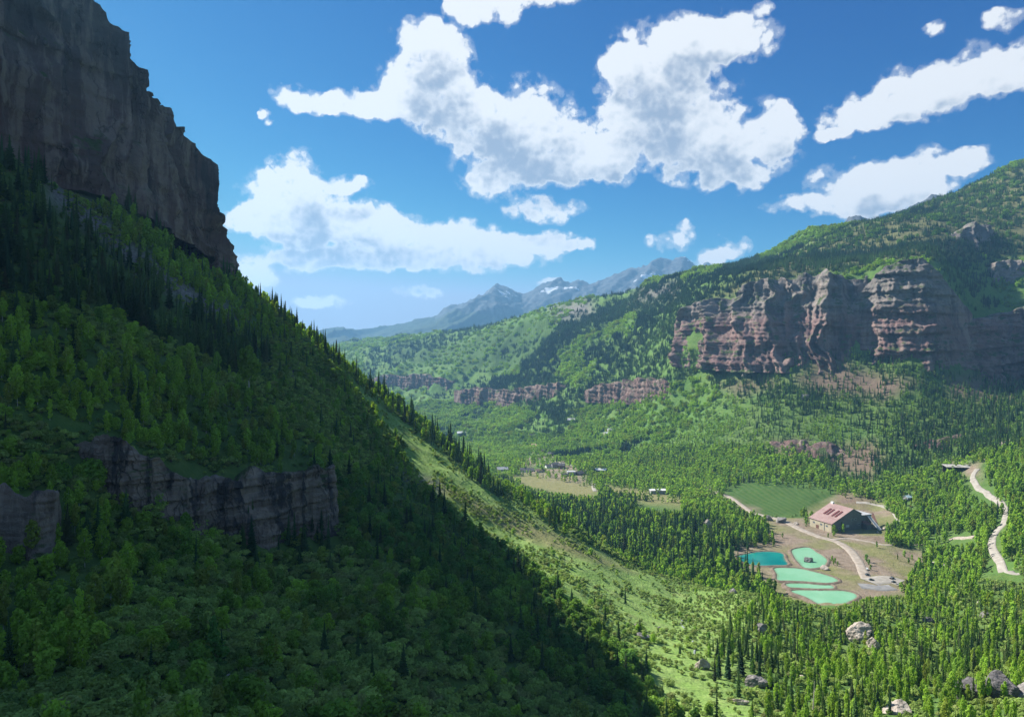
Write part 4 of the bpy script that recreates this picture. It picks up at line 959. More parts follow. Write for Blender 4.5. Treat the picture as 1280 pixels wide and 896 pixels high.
bpy.data.objects['forest']['label'] = 'dark spruce woods on the far valley sides'
na = ~FAR.is_con
scatter('forest', 'pale green aspen woods on the far valley sides', [clump(ASPEN_F, 3, 7, 9), clump(ASPEN_F, 4, 8, 10), clump(ASPEN_F, 6, 6, 8)], [M_aspen, M_pale_bark],
        np.stack([FAR.x, FAR.y, FAR.z], 1)[na], RNG.uniform(0, 6.28, n)[na], np.stack([SC_F] * 3, 1)[na], RNG.integers(0, 3, n)[na], np.clip(RNG.uniform(0.55, 1.0, n) + 0.25 * FAR.patch + 0.25 * FAR.pale - 0.6 * FAR.dry, 0, 1)[na])

# near plants: the 300 of a kind that show largest are things of their own, the rest one object of that kind
def cat_pts(lst):
    o = Pts()
    for k in ('x', 'y', 'z', 'px', 'row', 'h', 'tint', 'rot', 'wide', 'place'): setattr(o, k, np.concatenate([getattr(q, k) for q in lst]))
    return o
KINDS = {  # kind: (thing name, category, near protos, mid protos, far protos, proto height, leaf material, bark, group word, label adjectives)
    'spruce': ('spruce_tree', 'spruce tree', SPRUCE, SPRUCE_M, SPRUCE_F, 18.0, M_spruce, M_bark, 'spruces', ('small dark spruce', 'tall dark spruce')),
    'aspen': ('aspen_tree', 'aspen tree', ASPEN, ASPEN_M, ASPEN_F, 12.0, M_aspen, M_pale_bark, 'aspens', ('short bright green aspen', 'tall bright green aspen')),
    'broad': ('leafy_tree', 'leafy tree', BROAD, ASPEN_M, ASPEN_F, 7.5, M_aspen, M_bark, 'leafy trees', ('low round leafy tree', 'broad round leafy tree')),
    'shrub': ('shrub', 'shrub', SHRUB, SHRUB_M, SHRUB_M[:1], 3.0, M_shrub, M_bark, 'shrubs', ('small leafy shrub', 'large leafy shrub')),
}
for kind, (nm, cat, near, mid, far, H0, ml, mb, gw, adj) in KINDS.items():
    q = cat_pts(PLANTS[kind]); n = len(q.x)
    size = q.h / q.y * F
    seen = np.clip((size - np.maximum(hidden_by(q.x, q.y, q.z), 0)) / size, 0, 1)
    frame = (q.px > 4) & (q.px < 1276) & (q.row - 0.5 * size < 890) & (q.row - size > 5)
    order = np.argsort(-(size * np.where(frame & (seen > 0.6), 1, 0))); chosen = np.zeros(n, bool); chosen[order[:300]] = True
    # things
    single = []
    for k, g in enumerate(near):
        if kind == 'shrub': single.append((g.mesh(nm, [ml, mb]), None))
        else: single.append((g[0].mesh('crown', [ml]), g[1].mesh('trunk', [mb], True)))
    med = np.median(q.h[chosen])
    for i in np.nonzero(chosen)[0]:
        k = int(RNG.integers(0, len(near))); s = q.h[i] / H0; w = s * q.wide[i]
        pl = q.place[i] if q.place[i] != '*' else near_place(q.px[i], q.row[i])
        lab = (adj[1] if q.h[i] > med else adj[0]) + ' ' + pl
        if kind == 'shrub':
            t = bpy.data.objects.new(nm, single[k][0]); COL.objects.link(t); t['tint'] = float(q.tint[i])
        else:
            t = bpy.data.objects.new(nm, None); COL.objects.link(t)
            for part, me in zip(('crown', 'trunk'), single[k]):
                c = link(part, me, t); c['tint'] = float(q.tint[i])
        t.location = (q.x[i], q.y[i], q.z[i]); t.rotation_euler = (0, 0, q.rot[i]); t.scale = (w, w, s)
        t['label'] = lab; t['category'] = cat; t['group'] = gw + ' ' + pl
    # the rest, in finer or plainer copies by distance
    rest = ~chosen
    pr_ = [g if kind == 'shrub' else merge(g) for g in near]; pm = [g if kind == 'shrub' else merge(g) for g in mid]; pf = [g if kind == 'shrub' else merge(g) for g in far]
    lod_h = [H0] * len(near) + [H0 if kind != 'broad' else 12.0] * len(mid) + [H0 if kind != 'broad' else 12.0] * len(far)
    idx = np.where(q.y < 380, RNG.integers(0, len(near), n), np.where(q.y < 1000, len(near) + RNG.integers(0, len(mid), n), len(near) + len(mid) + RNG.integers(0, len(far), n)))
    s = q.h / np.array(lod_h)[idx]; w = s * q.wide * np.where((idx >= len(near)) & (kind == 'broad'), 1.5, 1.0)
    what = {'spruce': 'the many smaller spruces of slope and valley', 'aspen': 'the many smaller aspens of slope and valley', 'broad': 'thicket of leafy trees over the shaded slope', 'shrub': 'low shrubs covering slopes and meadow'}[kind]
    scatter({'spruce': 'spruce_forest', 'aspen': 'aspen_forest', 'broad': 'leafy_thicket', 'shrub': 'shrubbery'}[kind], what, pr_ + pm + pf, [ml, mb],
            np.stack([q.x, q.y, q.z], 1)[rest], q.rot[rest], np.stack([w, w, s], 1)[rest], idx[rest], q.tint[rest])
    print('PLANTS', kind, n)
print('PLANTS far', len(FAR.x))
# ------------------------------------------------------------------ ponds, roads, stream
def smooth_line(pts, n=8, closed=False):
    P_ = [np.array(tuple(p), float) for p in pts]; out = []; m = len(P_)
    for i in range(m if closed else m - 1):
        a, b, c, d = (P_[(i - 1) % m], P_[i], P_[(i + 1) % m], P_[(i + 2) % m]) if closed else (P_[max(i - 1, 0)], P_[i], P_[i + 1], P_[min(i + 2, m - 1)])
        for k in range(n):
            t = k / n
            out.append(0.5 * ((2 * b) + (c - a) * t + (2 * a - 5 * b + 4 * c - d) * t * t + (3 * b - a - 3 * c + d) * t ** 3))
    if not closed: out.append(P_[-1])
    return np.array(out)
def tri_mesh(name, V, tris, mats, parent=None, **kw):
    me = bpy.data.meshes.new(name); me.from_pydata([tuple(v) for v in V], [], [tuple(t) for t in tris])
    for m in mats: me.materials.append(m)
    return link(name, me, parent, **kw)
def water_material(name, a, b):
    t = NT(name); v = t.pos((1, 1, 1))
    c = t.mix(t.ramp(t.noise(0.03, 4, 0.6, v), 0.35, 0.65), a, b)
    c = t.mix(t.math('MULTIPLY', t.attr('shallow'), 0.75), c, (0.165, 0.200, 0.120))
    return t.principled(c, 0.07, 0.5, 0.0, t.bump(t.noise(0.9, 3, 0.6, v), 0.05, 0.5))
M_teal = water_material('teal pond water', (0.000, 0.150, 0.150), (0.006, 0.215, 0.190))
M_mint = water_material('mint pond water', (0.175, 0.395, 0.240), (0.215, 0.440, 0.285))
M_bank = mottled('bank earth', (0.120, 0.092, 0.068), (0.200, 0.160, 0.125), 0.25, 0.95, 0.1, bump=0.4)
M_gravel = mottled('pale gravel', (0.25, 0.21, 0.17), (0.36, 0.315, 0.27), 0.2, 0.95, 0.1)
M_gravel_white = mottled('white gravel', (0.24, 0.22, 0.19), (0.34, 0.315, 0.28), 0.2, 0.95, 0.1)
M_tarmac = mottled('grey hardstanding', (0.16, 0.16, 0.165), (0.24, 0.235, 0.23), 0.15, 0.9, 0.2)
PONDS = [('deep teal pond behind the earth dyke', M_teal, [(922, 696), (935, 692), (950, 690), (966, 690), (978, 692), (981, 699), (984, 706), (968, 707), (945, 707), (930, 703)]),
         ('mint green pond with a boulder standing in it', M_mint, [(990, 688), (1001, 685), (1012, 685), (1020, 690), (1030, 696), (1034, 701), (1030, 707), (1020, 710), (1006, 710), (999, 704), (993, 697)]),
         ('long mint green pond', M_mint, [(968, 711), (982, 710), (1000, 711), (1022, 716), (1042, 722), (1047, 727), (1030, 729), (1005, 727), (985, 726), (972, 725), (971, 718)]),
         ('narrow mint green pond between two dykes', M_mint, [(983, 730), (1000, 729), (1020, 730), (1038, 731), (1042, 735), (1025, 736), (1000, 736), (986, 735)]),
         ('lowest and nearest mint green pond', M_mint, [(995, 739), (1020, 738), (1050, 738), (1066, 741), (1071, 746), (1060, 752), (1044, 758), (1026, 756), (1008, 748), (990, 742)])]
for lab, wm, poly in PONDS:
    w = [on(px, row, 622, 900) for px, row in poly]
    line = smooth_line([(p.x, p.y, 0) for p in w], 6, True)
    zw = float(np.mean([p.z for p in w])) + 0.45
    c = line.mean(0)
    V = [(c[0], c[1], zw)] + [(p[0], p[1], zw) for p in line]; m = len(line)
    # the dyke round it
    tang = np.roll(line, -1, 0) - np.roll(line, 1, 0); nr = np.stack([tang[:, 1], -tang[:, 0]], 1); nr /= np.linalg.norm(nr, axis=1)[:, None] + 1e-9
    if ((line[:, :2] - c[:2]) * nr).sum() < 0: nr = -nr
    sh = 2.4 + 1.4 * fbm(line[:, 0] / 9, line[:, 1] / 9, 62, 3)
    rim = [(p[0] + q[0] * 0.5, p[1] + q[1] * 0.5, zw) for p, q in zip(line, nr)]; inn = [(p[0] - q[0] * s_, p[1] - q[1] * s_, zw) for p, q, s_ in zip(line, nr, sh)]
    pw = tri_mesh('pond_water', [(c[0], c[1], zw)] + inn + rim, [(0, 1 + i, 1 + (i + 1) % m) for i in range(m)] + [t_ for i in range(m) for t_ in ((1 + i, 1 + m + i, 1 + m + (i + 1) % m), (1 + i, 1 + m + (i + 1) % m, 1 + (i + 1) % m))], [wm], label=lab, kind='structure')
    add_attr(pw.data, 'shallow', [0.0] * (m + 1) + [1.0] * m)
    rows = []
    jit = fbm(line[:, 0] / 6, line[:, 1] / 6, 61, 3)
    for out_, up in ((-0.6, -0.5), (0.7, 0.55), (1.4, 0.75), (2.4, 0.7), (4.6, -0.6), (5.5, -1.4)):
        o = out_ + (jit * 0.6 if out_ > 0 else 0)
        rows.append(np.stack([line[:, 0] + nr[:, 0] * o, line[:, 1] + nr[:, 1] * o, np.full(m, zw) + up + 0.15 * jit], 1))
    V = np.stack(rows); V = np.concatenate([V, V[:, :1]], 1)
    link('pond_bank', mesh_np('pond_bank', V.reshape(-1, 3), grid_faces(V.shape[0], V.shape[1]), [M_bank]), kind='structure', label='earth bank round the ' + lab)

def ribbon(name, pts, width, mat, label, up=0.30, lo=600, hi=1300, world=False):
    w = pts if world else [on(px, row, lo, hi) for px, row in pts]
    ln = smooth_line([(p.x, p.y, 0) for p in w], 10)
    tang = np.gradient(ln, axis=0)[:, :2]; nr = np.stack([tang[:, 1], -tang[:, 0]], 1); nr /= np.linalg.norm(nr, axis=1)[:, None] + 1e-9
    hw = width / 2 * (1 + 0.08 * fbm(ln[:, 0] / 14, ln[:, 1] / 14, 67, 3))
    zc = ground_z(ln[:, 0], ln[:, 1])
    rows = []
    for o, dz in ((-1.25, -1.6), (-1.0, 0), (-0.4, 0.06), (0.4, 0.06), (1.0, 0), (1.25, -1.6)):
        x, y = ln[:, 0] + nr[:, 0] * hw * o, ln[:, 1] + nr[:, 1] * hw * o
        z = np.maximum(ground_z(x, y), zc * 0.5 + ground_z(x, y) * 0.5) + up + dz
        rows.append(np.stack([x, y, z], 1))
    V = np.stack(rows)
    return link(name, mesh_np(name, V.reshape(-1, 3), grid_faces(V.shape[0], V.shape[1]), [mat]), kind='structure', label=label)
ribbon('road', [(940, 641), (962, 646), (982, 652), (1000, 661), (1022, 670), (1046, 677), (1062, 687), (1072, 700), (1078, 712), (1083, 724)], 10, M_gravel, 'gravel road bending through the mine yard')
ribbon('track', [(1040, 674), (1062, 673), (1085, 677), (1108, 681), (1135, 681), (1162, 679)], 5, M_gravel, 'narrow dirt track leading off past the mill', 0.36)
ribbon('track', [(1070, 628), (1086, 629), (1102, 632), (1114, 637), (1121, 644), (1124, 652)], 7, M_gravel_white, 'pale gravel bend behind the mill', 0.36, 850, 1150)
ribbon('track', [(872, 603), (884, 611), (902, 617), (920, 626), (940, 641)], 7, M_gravel, 'dirt track into the mine yard from the trees', 0.36, 700, 1500)
ribbon('road', [(1222, 586), (1216, 597), (1224, 611), (1240, 622), (1252, 630), (1258, 640), (1255, 654), (1244, 667), (1240, 680), (1245, 694), (1252, 706), (1264, 716), (1282, 723)], 6, M_gravel_white, 'pale gravel road winding down the wooded hillside', 0.5, 560, 1150)
ribbon('road', [(1290, 540), (1276, 546), (1255, 552), (1242, 560), (1234, 568), (1229, 576)], 7, M_gravel, 'upper gravel road above the shed', 0.5, 800, 1350)
ribbon('track', [(1168, 702), (1185, 707), (1206, 714)], 4.5, M_gravel_white, 'short pale track end among trees', 0.4, 580, 800)
ribbon('track', [(1188, 673), (1202, 672), (1218, 671)], 4, M_gravel, 'dirt clearing among the hillside trees', 0.4, 600, 950)
ribbon('track', [(660, 572), (676, 574), (696, 577), (716, 582), (736, 590)], 7, M_gravel_white, 'pale village street', 0.5, 1200, 2000)
ribbon('track', [(744, 602), (742, 608), (744, 614)], 7, M_gravel_white, 'pale path at the edge of the hay field', 0.4, 1000, 1700)
ribbon('parking', [(1086, 727), (1098, 725), (1112, 724), (1126, 728)], 20, M_gravel_white, 'white gravel parking place', 0.42, 600, 800)
ribbon('parking', [(1074, 732), (1086, 733), (1100, 735), (1116, 734)], 13, M_tarmac, 'grey parking apron', 0.36, 600, 800)
M_stream = mottled('white water', (0.12, 0.14, 0.14), (0.33, 0.36, 0.37), 0.8, 0.35, 0.5)
for pts, lab in (([(850, 425), (853, 410), (851, 398), (856, 388)], 'white head of the mountain stream'), ([(866, 352), (869, 340), (868, 330), (873, 316)], 'short white fall of the mountain stream'), ([(882, 222), (885, 212), (884, 204), (889, 196)], 'white water between the tall spruces')):
    ribbon('stream', [at(*q) for q in pts], 0.9, M_stream, lab, 0.3, world=True)

# ------------------------------------------------------------------ boulders
def boulder_mesh(seed, dims, sub=5, cuts=9):
    import bmesh
    r = np.random.default_rng(seed); bm = bmesh.new(); bmesh.ops.create_icosphere(bm, subdivisions=sub, radius=1.0)
    V = np.array([v.co[:] for v in bm.verts])
    for k in range(cuts):
        d = rand_dir(r, 1)[0]; h = r.uniform(0.50, 0.82); e = V @ d - h; V = V - np.clip(e, 0, None)[:, None] * d[None] * 0.95
    n = fbm(V[:, 0] * 2.2 + seed, V[:, 1] * 2.2 + V[:, 2] * 1.7, seed, 5); n2 = fbm(V[:, 2] * 9 + seed, V[:, 0] * 2 + V[:, 1] * 2, seed + 1, 4)
    V = V * (1 + 0.11 * n + 0.035 * n2)[:, None]
    V = V * np.array(dims)
    for v, c in zip(bm.verts, V): v.co = c
    me = bpy.data.meshes.new('boulder'); bm.to_mesh(me); bm.free()
    return me
def rock_mat(name, a, b, dark):
    t = NT(name); v = t.pos(obj=True)
    c = t.mix(t.ramp(t.noise(0.5, 5, 0.65, v), 0.35, 0.65), a, b)
    c = t.mix(t.ramp(t.noise(1.0, 5, 0.7, t.pos((0.3, 0.3, 1.6), True)), 0.54, 0.66, 0, 0.7), c, dark)
    return t.principled(c, 0.92, 0.15, 0, t.bump(t.noise(1.8, 5, 0.7, v), 0.5, 0.8))
M_rock = rock_mat('grey boulder', (0.16, 0.15, 0.145), (0.30, 0.28, 0.265), (0.06, 0.055, 0.055))
M_rock_pale = rock_mat('pale boulder', (0.30, 0.255, 0.215), (0.46, 0.41, 0.36), (0.14, 0.115, 0.10))
M_rock_dark = rock_mat('dark boulder', (0.085, 0.08, 0.08), (0.17, 0.16, 0.16), (0.035, 0.035, 0.035))
for i, (px, row, lo, hi, wpx, asp, tall, mt, lab, grp) in enumerate([
    (1076, 800, 230, 480, 36, 0.8, 0.95, M_rock_pale, 'big pale boulder with a cracked face among young trees', None), (1093, 812, 230, 480, 22, 0.8, 1.25, M_rock_pale, 'pale block split off the big boulder', None),
    (945, 858, 200, 450, 32, 0.7, 0.75, M_rock, 'low striped grey boulder in the grass', None), (1216, 872, 170, 400, 50, 0.7, 0.85, M_rock_dark, 'dark boulder with a flat leaning top', None),
    (1250, 872, 170, 400, 48, 0.8, 1.05, M_rock_dark, 'tall dark boulder leaning on its neighbour', None), (1290, 868, 170, 400, 40, 0.7, 0.5, M_rock, 'grey slab beside the dark boulders cut by the frame', None),
    (1122, 890, 170, 400, 40, 0.7, 0.5, M_rock_pale, 'pale slab boulder sunk among treetops', None), (878, 836, 220, 450, 20, 0.7, 1.0, M_rock_pale, 'pale brown boulder beside the stream', None),
    (952, 790, 250, 480, 24, 0.7, 0.85, M_rock, 'grey mossy boulder on the brow of the young wood', None), (802, 797, 300, 500, 20, 0.7, 0.6, M_rock, 'flat grey boulder on the sunlit meadow', None),
    (796, 782, 300, 500, 7, 0.9, 0.8, M_rock_pale, 'small white stone on the sunlit meadow', None), (1160, 778, 300, 520, 14, 0.8, 0.9, M_rock_dark, 'dark boulder among treetops under the brow', None),
    (1232, 772, 250, 520, 14, 0.8, 0.9, M_rock, 'grey boulder on the wooded brow', None), (925, 880, 180, 400, 22, 0.7, 0.6, M_rock_pale, 'pale boulder by the tall spruce', None), (1228, 755, 300, 560, 12, 0.8, 0.7, M_rock_pale, 'pale stone at the edge of the wooded brow', None),
    (824, 786, 300, 520, 6, 0.8, 0.8, M_rock, 'little grey stone near the stream head', None), (918, 742, 400, 600, 13, 0.8, 0.8, M_rock, 'grey boulder above the teal pond', None), (1000, 850, 200, 430, 14, 0.8, 0.7, M_rock_pale, 'pale boulder half hidden by young aspens', None),
    (1010, 702, 640, 900, 13, 0.8, 0.8, M_rock, 'grey boulder standing in the mint green pond', None), (1030, 711, 640, 900, 15, 0.7, 0.5, M_rock_pale, 'pale flat boulder on the pond shore', None),
    (885, 658, 700, 1100, 13, 0.8, 1.1, M_rock_pale, 'tan crag standing out of the valley forest', None), (975, 652, 700, 1000, 16, 0.8, 0.7, M_rock, 'grey rubble mound beside the gravel road', None), (961, 650, 700, 1000, 11, 0.8, 0.9, M_rock, 'grey crag by the road bend', None),
    (340, 787, 90, 300, 9, 0.8, 0.6, M_rock, 'pale stone in the shaded thicket', None), (556, 867, 90, 300, 5, 0.8, 0.7, M_rock, 'little stone in the shaded grass', None), (285, 850, 90, 300, 18, 0.8, 0.6, M_rock, 'blue grey boulder between shaded bushes', None),
    (1105, 662, 780, 1000, 6, 0.9, 0.7, M_rock_pale, 'white rubble beside the mill chute', 'white rubble by the mill'), (1111, 659, 780, 1000, 5, 0.9, 0.7, M_rock_pale, 'white rubble beside the mill chute', 'white rubble by the mill'), (1120, 663, 780, 1000, 7, 0.9, 0.6, M_rock_pale, 'white rubble beside the mill chute', 'white rubble by the mill'),
    (995, 655, 780, 1000, 7, 0.9, 0.6, M_rock_pale, 'white stone heap before the mill wall', None), (470, 762, 100, 500, 6, 0.8, 0.7, M_rock, 'grey stone on the dark slope', None),
    (1005, 497, 1300, 1800, 14, 0.8, 0.7, M_rock_pale, 'pale outcrop among trees below the pinnacles', None), (930, 470, 1300, 1900, 10, 0.8, 0.7, M_rock_pale, 'pale outcrop on the grassy apron below the pinnacles', None)]):
    Y = first_y(px, row, lo, hi) if lo < 600 else find_y(px, row, lo, hi)
    w = wpx * Y / F / 2; g = at(px, Y)
    o = link('boulder', boulder_mesh(500 + i, (w, w * asp, w * tall)), label=lab, category='boulder')
    o.data.materials.append(mt); o.location = (g.x, g.y, g.z + w * tall * 0.30)
    for pl in o.data.polygons: pl.use_smooth = False
    o.rotation_euler = (0.06, -0.08 + 0.1 * math.sin(i * 2.1), 0.3 * math.sin(i * 1.3))
    if grp: o['group'] = grp

# ------------------------------------------------------------------ buildings
def box(g, x0, x1, y0, y1, z0, z1, mat=0):
    V = [(x0, y0, z0), (x1, y0, z0), (x1, y1, z0), (x0, y1, z0), (x0, y0, z1), (x1, y0, z1), (x1, y1, z1), (x0, y1, z1)]
    g.add(V, [[0, 3, 2, 1], [4, 5, 6, 7], [0, 1, 5, 4], [1, 2, 6, 5], [2, 3, 7, 6], [3, 0, 4, 7]], mat)
def slab(g, a, b, c, d, t, mat=0):
    """a plate of thickness t whose upper face is a b c d"""
    q = np.array([a, b, c, d], float); n = np.cross(q[1] - q[0], q[3] - q[0]); n /= np.linalg.norm(n)
    lo = q - n * t
    g.add(np.concatenate([q, lo]), [[0, 1, 2, 3], [7, 6, 5, 4], [4, 5, 1, 0], [5, 6, 2, 1], [6, 7, 3, 2], [7, 4, 0, 3]], mat)
def part(name, g, mats, parent, **kw): return link(name, g.mesh(name, mats), parent, **kw)
def root(name, label, cat, loc, rz=0, group=None):
    o = bpy.data.objects.new(name, None); COL.objects.link(o); o.location = loc; o.rotation_euler = (0, 0, rz)
    o['label'] = label; o['category'] = cat
    if group: o['group'] = group
    return o
def seamed(name, a, b, freq, axis, rough=0.55):
    """sheet metal with upright seams and weathering"""
    t = NT(name); v = t.pos(obj=True)
    w = t.n('ShaderNodeTexWave', wave_type='BANDS', bands_direction=axis); w.inputs['Scale'].default_value = freq; w.inputs['Distortion'].default_value = 0.3; t.l(v, w.inputs['Vector'])
    c = t.mix(t.ramp(t.noise(0.14, 5, 0.65, v), 0.3, 0.7), a, b)
    c = t.mix(t.ramp(w.outputs['Fac'], 0.0, 0.25, 0.35, 0.0), c, (0.06, 0.05, 0.045))
    return t.principled(c, rough, 0.3, 0.0, t.bump(w.outputs['Fac'], 0.1, 0.6))
M_mill_roof = seamed('rusty pink sheet roof', (0.27, 0.170, 0.155), (0.36, 0.250, 0.230), 0.5, 'Y')
M_mill_tan = seamed('tan sheet wall', (0.42, 0.37, 0.27), (0.52, 0.47, 0.35), 0.45, 'Y')
M_mill_dark = seamed('sheet wall with gable shade', (0.115, 0.125, 0.140), (0.165, 0.175, 0.185), 0.45, 'X')  # dark tone puts the shade of the gable side into the colour
M_maroon = mottled('maroon louvre', (0.085, 0.022, 0.022), (0.130, 0.036, 0.034), 0.6, 0.6, obj=True)
M_window = NT('window glass').principled((0.10, 0.13, 0.16), 0.12, 0.6)
M_pale_glass = NT('pale window glass').principled((0.42, 0.48, 0.52), 0.15, 0.6)
M_steel = mottled('grey steel', (0.34, 0.345, 0.36), (0.46, 0.465, 0.48), 0.5, 0.5, 0.4, obj=True)
M_rust = mottled('rusty steel', (0.120, 0.062, 0.048), (0.200, 0.110, 0.085), 0.6, 0.8, obj=True)
M_white = mottled('white paint', (0.70, 0.70, 0.69), (0.80, 0.80, 0.79), 0.5, 0.6, obj=True)
M_timber = mottled('dark timber', (0.065, 0.048, 0.038), (0.115, 0.085, 0.065), 1.2, 0.85, obj=True)
M_concrete = mottled('concrete', (0.30, 0.285, 0.26), (0.40, 0.38, 0.35), 0.4, 0.9, obj=True)

A = on(1039.4, 665.6, 640, 1000); uz = math.atan2(21, 52)
mill = root('mill', 'big old mill with a rusty pink roof and dark gable in the bare yard', 'mill building', (A.x, A.y, A.z), uz)
g = Geo(); box(g, 0, 0.4, 0.0, 36, -1.5, 11); part('side_wall', g, [M_mill_tan], mill, label='tan sheet metal long wall')
g = Geo(); box(g, 0.4, 52, 0.02, 0.4, -1.5, 11); g.add([(0.4, 0.02, 11), (52, 0.02, 11), (52, 0.02, 19.6), (37, 0.02, 26.6)], [[0, 1, 2, 3]])
box(g, 0.4, 52, 35.6, 36, -1.5, 11); g.add([(0.4, 36, 11), (37, 36, 26.6), (52, 36, 19.6), (52, 36, 11)], [[0, 1, 2, 3]]); box(g, 51.6, 52.01, 0.4, 35.6, -1.5, 19.4)
part('gable_wall', g, [M_mill_dark], mill, label='gable wall with shade in its dark colour')
rf = Geo(); slab(rf, (-0.9, -0.9, 10.9), (37, -0.9, 27.2), (37, 36.9, 27.2), (-0.9, 36.9, 10.9), 0.35); slab(rf, (37.003, -0.9, 27.2), (53, -0.9, 19.7), (53, 36.9, 19.7), (37.003, 36.9, 27.2), 0.35)
roof = part('roof', rf, [M_mill_roof], mill)
for w0 in (5.5, 10.5, 18.5, 23.5):
    g = Geo(); k = 16.3 / 37.9
    z = lambda u: 10.9 + (u + 0.9) * k
    slab(g, (13, w0, z(13) + 0.7), (26, w0, z(26) + 0.7), (26, w0 + 2.6, z(26) + 0.7), (13, w0 + 2.6, z(13) + 0.7), 0.9); part('roof_louvre', g, [M_maroon], roof)
g = Geo(); box(g, 35.5, 38.5, 31, 34.5, 25.5, 29.2); part('roof_vent', g, [M_white], roof)
g = Geo(); box(g, 52.02, 72, 2, 27, -1.5, 16.2); part('annex', g, [M_mill_dark], mill)
g = Geo(); slab(g, (52.2, 1.2, 16.9), (72.8, 1.2, 16.5), (72.8, 27.8, 16.5), (52.2, 27.8, 16.9), 0.5); part('annex_roof', g, [M_steel], mill)
for (u, zz, ww, hh, mt) in ((17, 6.0, 3.5, 2.2, M_pale_glass), (25, 4.5, 5, 2.4, M_pale_glass), (34, 12, 3, 2.2, M_window), (40, 12, 3, 2.2, M_window), (12, 3.5, 2.4, 2, M_window), (46, 5, 3, 2.2, M_window)):
    g = Geo(); box(g, u - 0.25, u + ww + 0.25, -0.10, 0.015, zz - 0.25, zz + hh + 0.25); f_ = part('window', g, [M_steel], mill)
    g = Geo(); box(g, u, u + ww, -0.14, -0.102, zz, zz + hh); part('pane', g, [mt], f_)
for y0 in (6, 15, 27):
    g = Geo(); box(g, -0.09, -0.004, y0, y0 + 3.2, 5.5, 7.6); part('window', g, [M_window], mill)
g = Geo(); box(g, -0.16, -0.006, 20.5, 25, -0.4, 4.6); part('door', g, [M_rust], mill)
g = Geo(); box(g, -0.5, -0.1, 11.6, 12.0, -0.5, 10.4); part('downpipe', g, [M_steel], mill)
g = Geo(); box(g, 53, 62, -7, 1.99, -1.5, 6.5); part('lean_to', g, [M_mill_dark], mill)
g = Geo(); slab(g, (52.5, -7.8, 6.4), (62.5, -7.8, 6.4), (62.5, 1.98, 9.2), (52.5, 1.98, 9.2), 0.4); part('lean_to_roof', g, [M_rust], mill)
# chute and ramp
chute = root('ore_chute', 'pale grey ore chute sloping down beside the mill annex', 'chute', (A.x, A.y, A.z), uz)
g = Geo(); slab(g, (63, 1.0, 15.5), (63.4, -17, 0.8), (67.4, -17, 0.8), (67, 1.0, 15.5), 0.6); part('trough', g, [M_steel], chute)
g = Geo(); slab(g, (62.6, 1.0, 16.2), (63.0, -17, 1.5), (63.3, -17, 1.5), (62.9, 1.0, 16.2), 1.4); slab(g, (67.1, 1.0, 16.2), (67.5, -17, 1.5), (67.8, -17, 1.5), (67.4, 1.0, 16.2), 1.4); part('side_rail', g, [M_steel], chute)
for t_ in (0.3, 0.65):
    for u in (63.3, 66.9):
        g = Geo(); yy = 1 - 18 * t_; box(g, u - 0.2, u + 0.2, yy - 0.2, yy + 0.2, -1, 15 - 14.7 * t_); part('post', g, [M_timber], chute)
ramp = root('conveyor_ramp', 'thin rusty conveyor ramp behind the mill annex', 'conveyor', (A.x, A.y, A.z), uz)
g = Geo(); slab(g, (74, -4, 1.0), (88, 16, 12.5), (90.5, 14.5, 12.5), (76.5, -5.5, 1.0), 0.7); part('belt', g, [M_rust], ramp)
for t_ in (0.4, 0.7, 0.97):
    g = Geo(); x_, y_ = 75.2 + 14 * t_, -4.8 + 20 * t_; box(g, x_ - 0.3, x_ + 0.3, y_ - 0.3, y_ + 0.3, -1, 11.5 * t_ + 0.3); part('post', g, [M_rust], ramp)

def house(px, row, wpx, label, wall, roofm, ratio=0.65, floors=1, turn=0.0, flat=False, lo=1000, hi=2600, chim=True):
    Y = find_y(px, row, lo, hi); g0 = at(px, Y); W = wpx * Y / F; D = W * ratio; H = 3.1 * floors + 0.4; ov = 0.7
    o = root('house', label, 'house', (g0.x, g0.y, g0.z), turn)
    x, y = W / 2, D / 2; rise = 0 if flat else min(y * 0.62, 5.0)
    g = Geo(); box(g, -x, x, -y, y, -2.5, H)
    if not flat:
        g.add([(-x, -y, H), (-x, y, H), (-x, 0.02, H + rise), (-x, -0.02, H + rise)], [[0, 3, 2, 1]]); g.add([(x, -y, H), (x, y, H), (x, 0.02, H + rise), (x, -0.02, H + rise)], [[0, 1, 2, 3]])
    part('wall', g, [wall], o)
    g = Geo()
    if flat: box(g, -x - ov, x + ov, -y - ov, y + ov, H + 0.01, H + 0.55)
    else:
        e = rise * (y + ov) / y
        slab(g, (-x - ov, -y - ov, H + rise - e + 0.3), (x + ov, -y - ov, H + rise - e + 0.3), (x + ov, 0, H + rise + 0.3), (-x - ov, 0, H + rise + 0.3), 0.28)
        slab(g, (x + ov, y + ov, H + rise - e + 0.3), (-x - ov, y + ov, H + rise - e + 0.3), (-x - ov, 0.003, H + rise + 0.3), (x + ov, 0.003, H + rise + 0.3), 0.28)
    r_ = part('roof', g, [roofm], o)
    if chim and not flat:
        g = Geo(); box(g, x * 0.35, x * 0.35 + 1.0, 0.4, 1.4, H + rise * 0.5, H + rise + 1.4); part('chimney', g, [M_concrete], r_)
    n = max(2, int(W / 4.5))
    for fl in range(floors):
        for k in range(n):
            u = -x + W * (k + 0.5) / n
            if fl == 0 and k == n // 2:
                g = Geo(); box(g, u - 0.6, u + 0.6, -y - 0.07, -y - 0.004, 0, 2.2); part('door', g, [M_timber], o); continue
            g = Geo(); box(g, u - 0.9, u + 0.9, -y - 0.06, -y - 0.004, 3.1 * fl + 1.0, 3.1 * fl + 2.4); part('window', g, [M_window], o)
    return o
def paint(name, a, b): return mottled(name, a, b, 0.3, 0.75, obj=True)
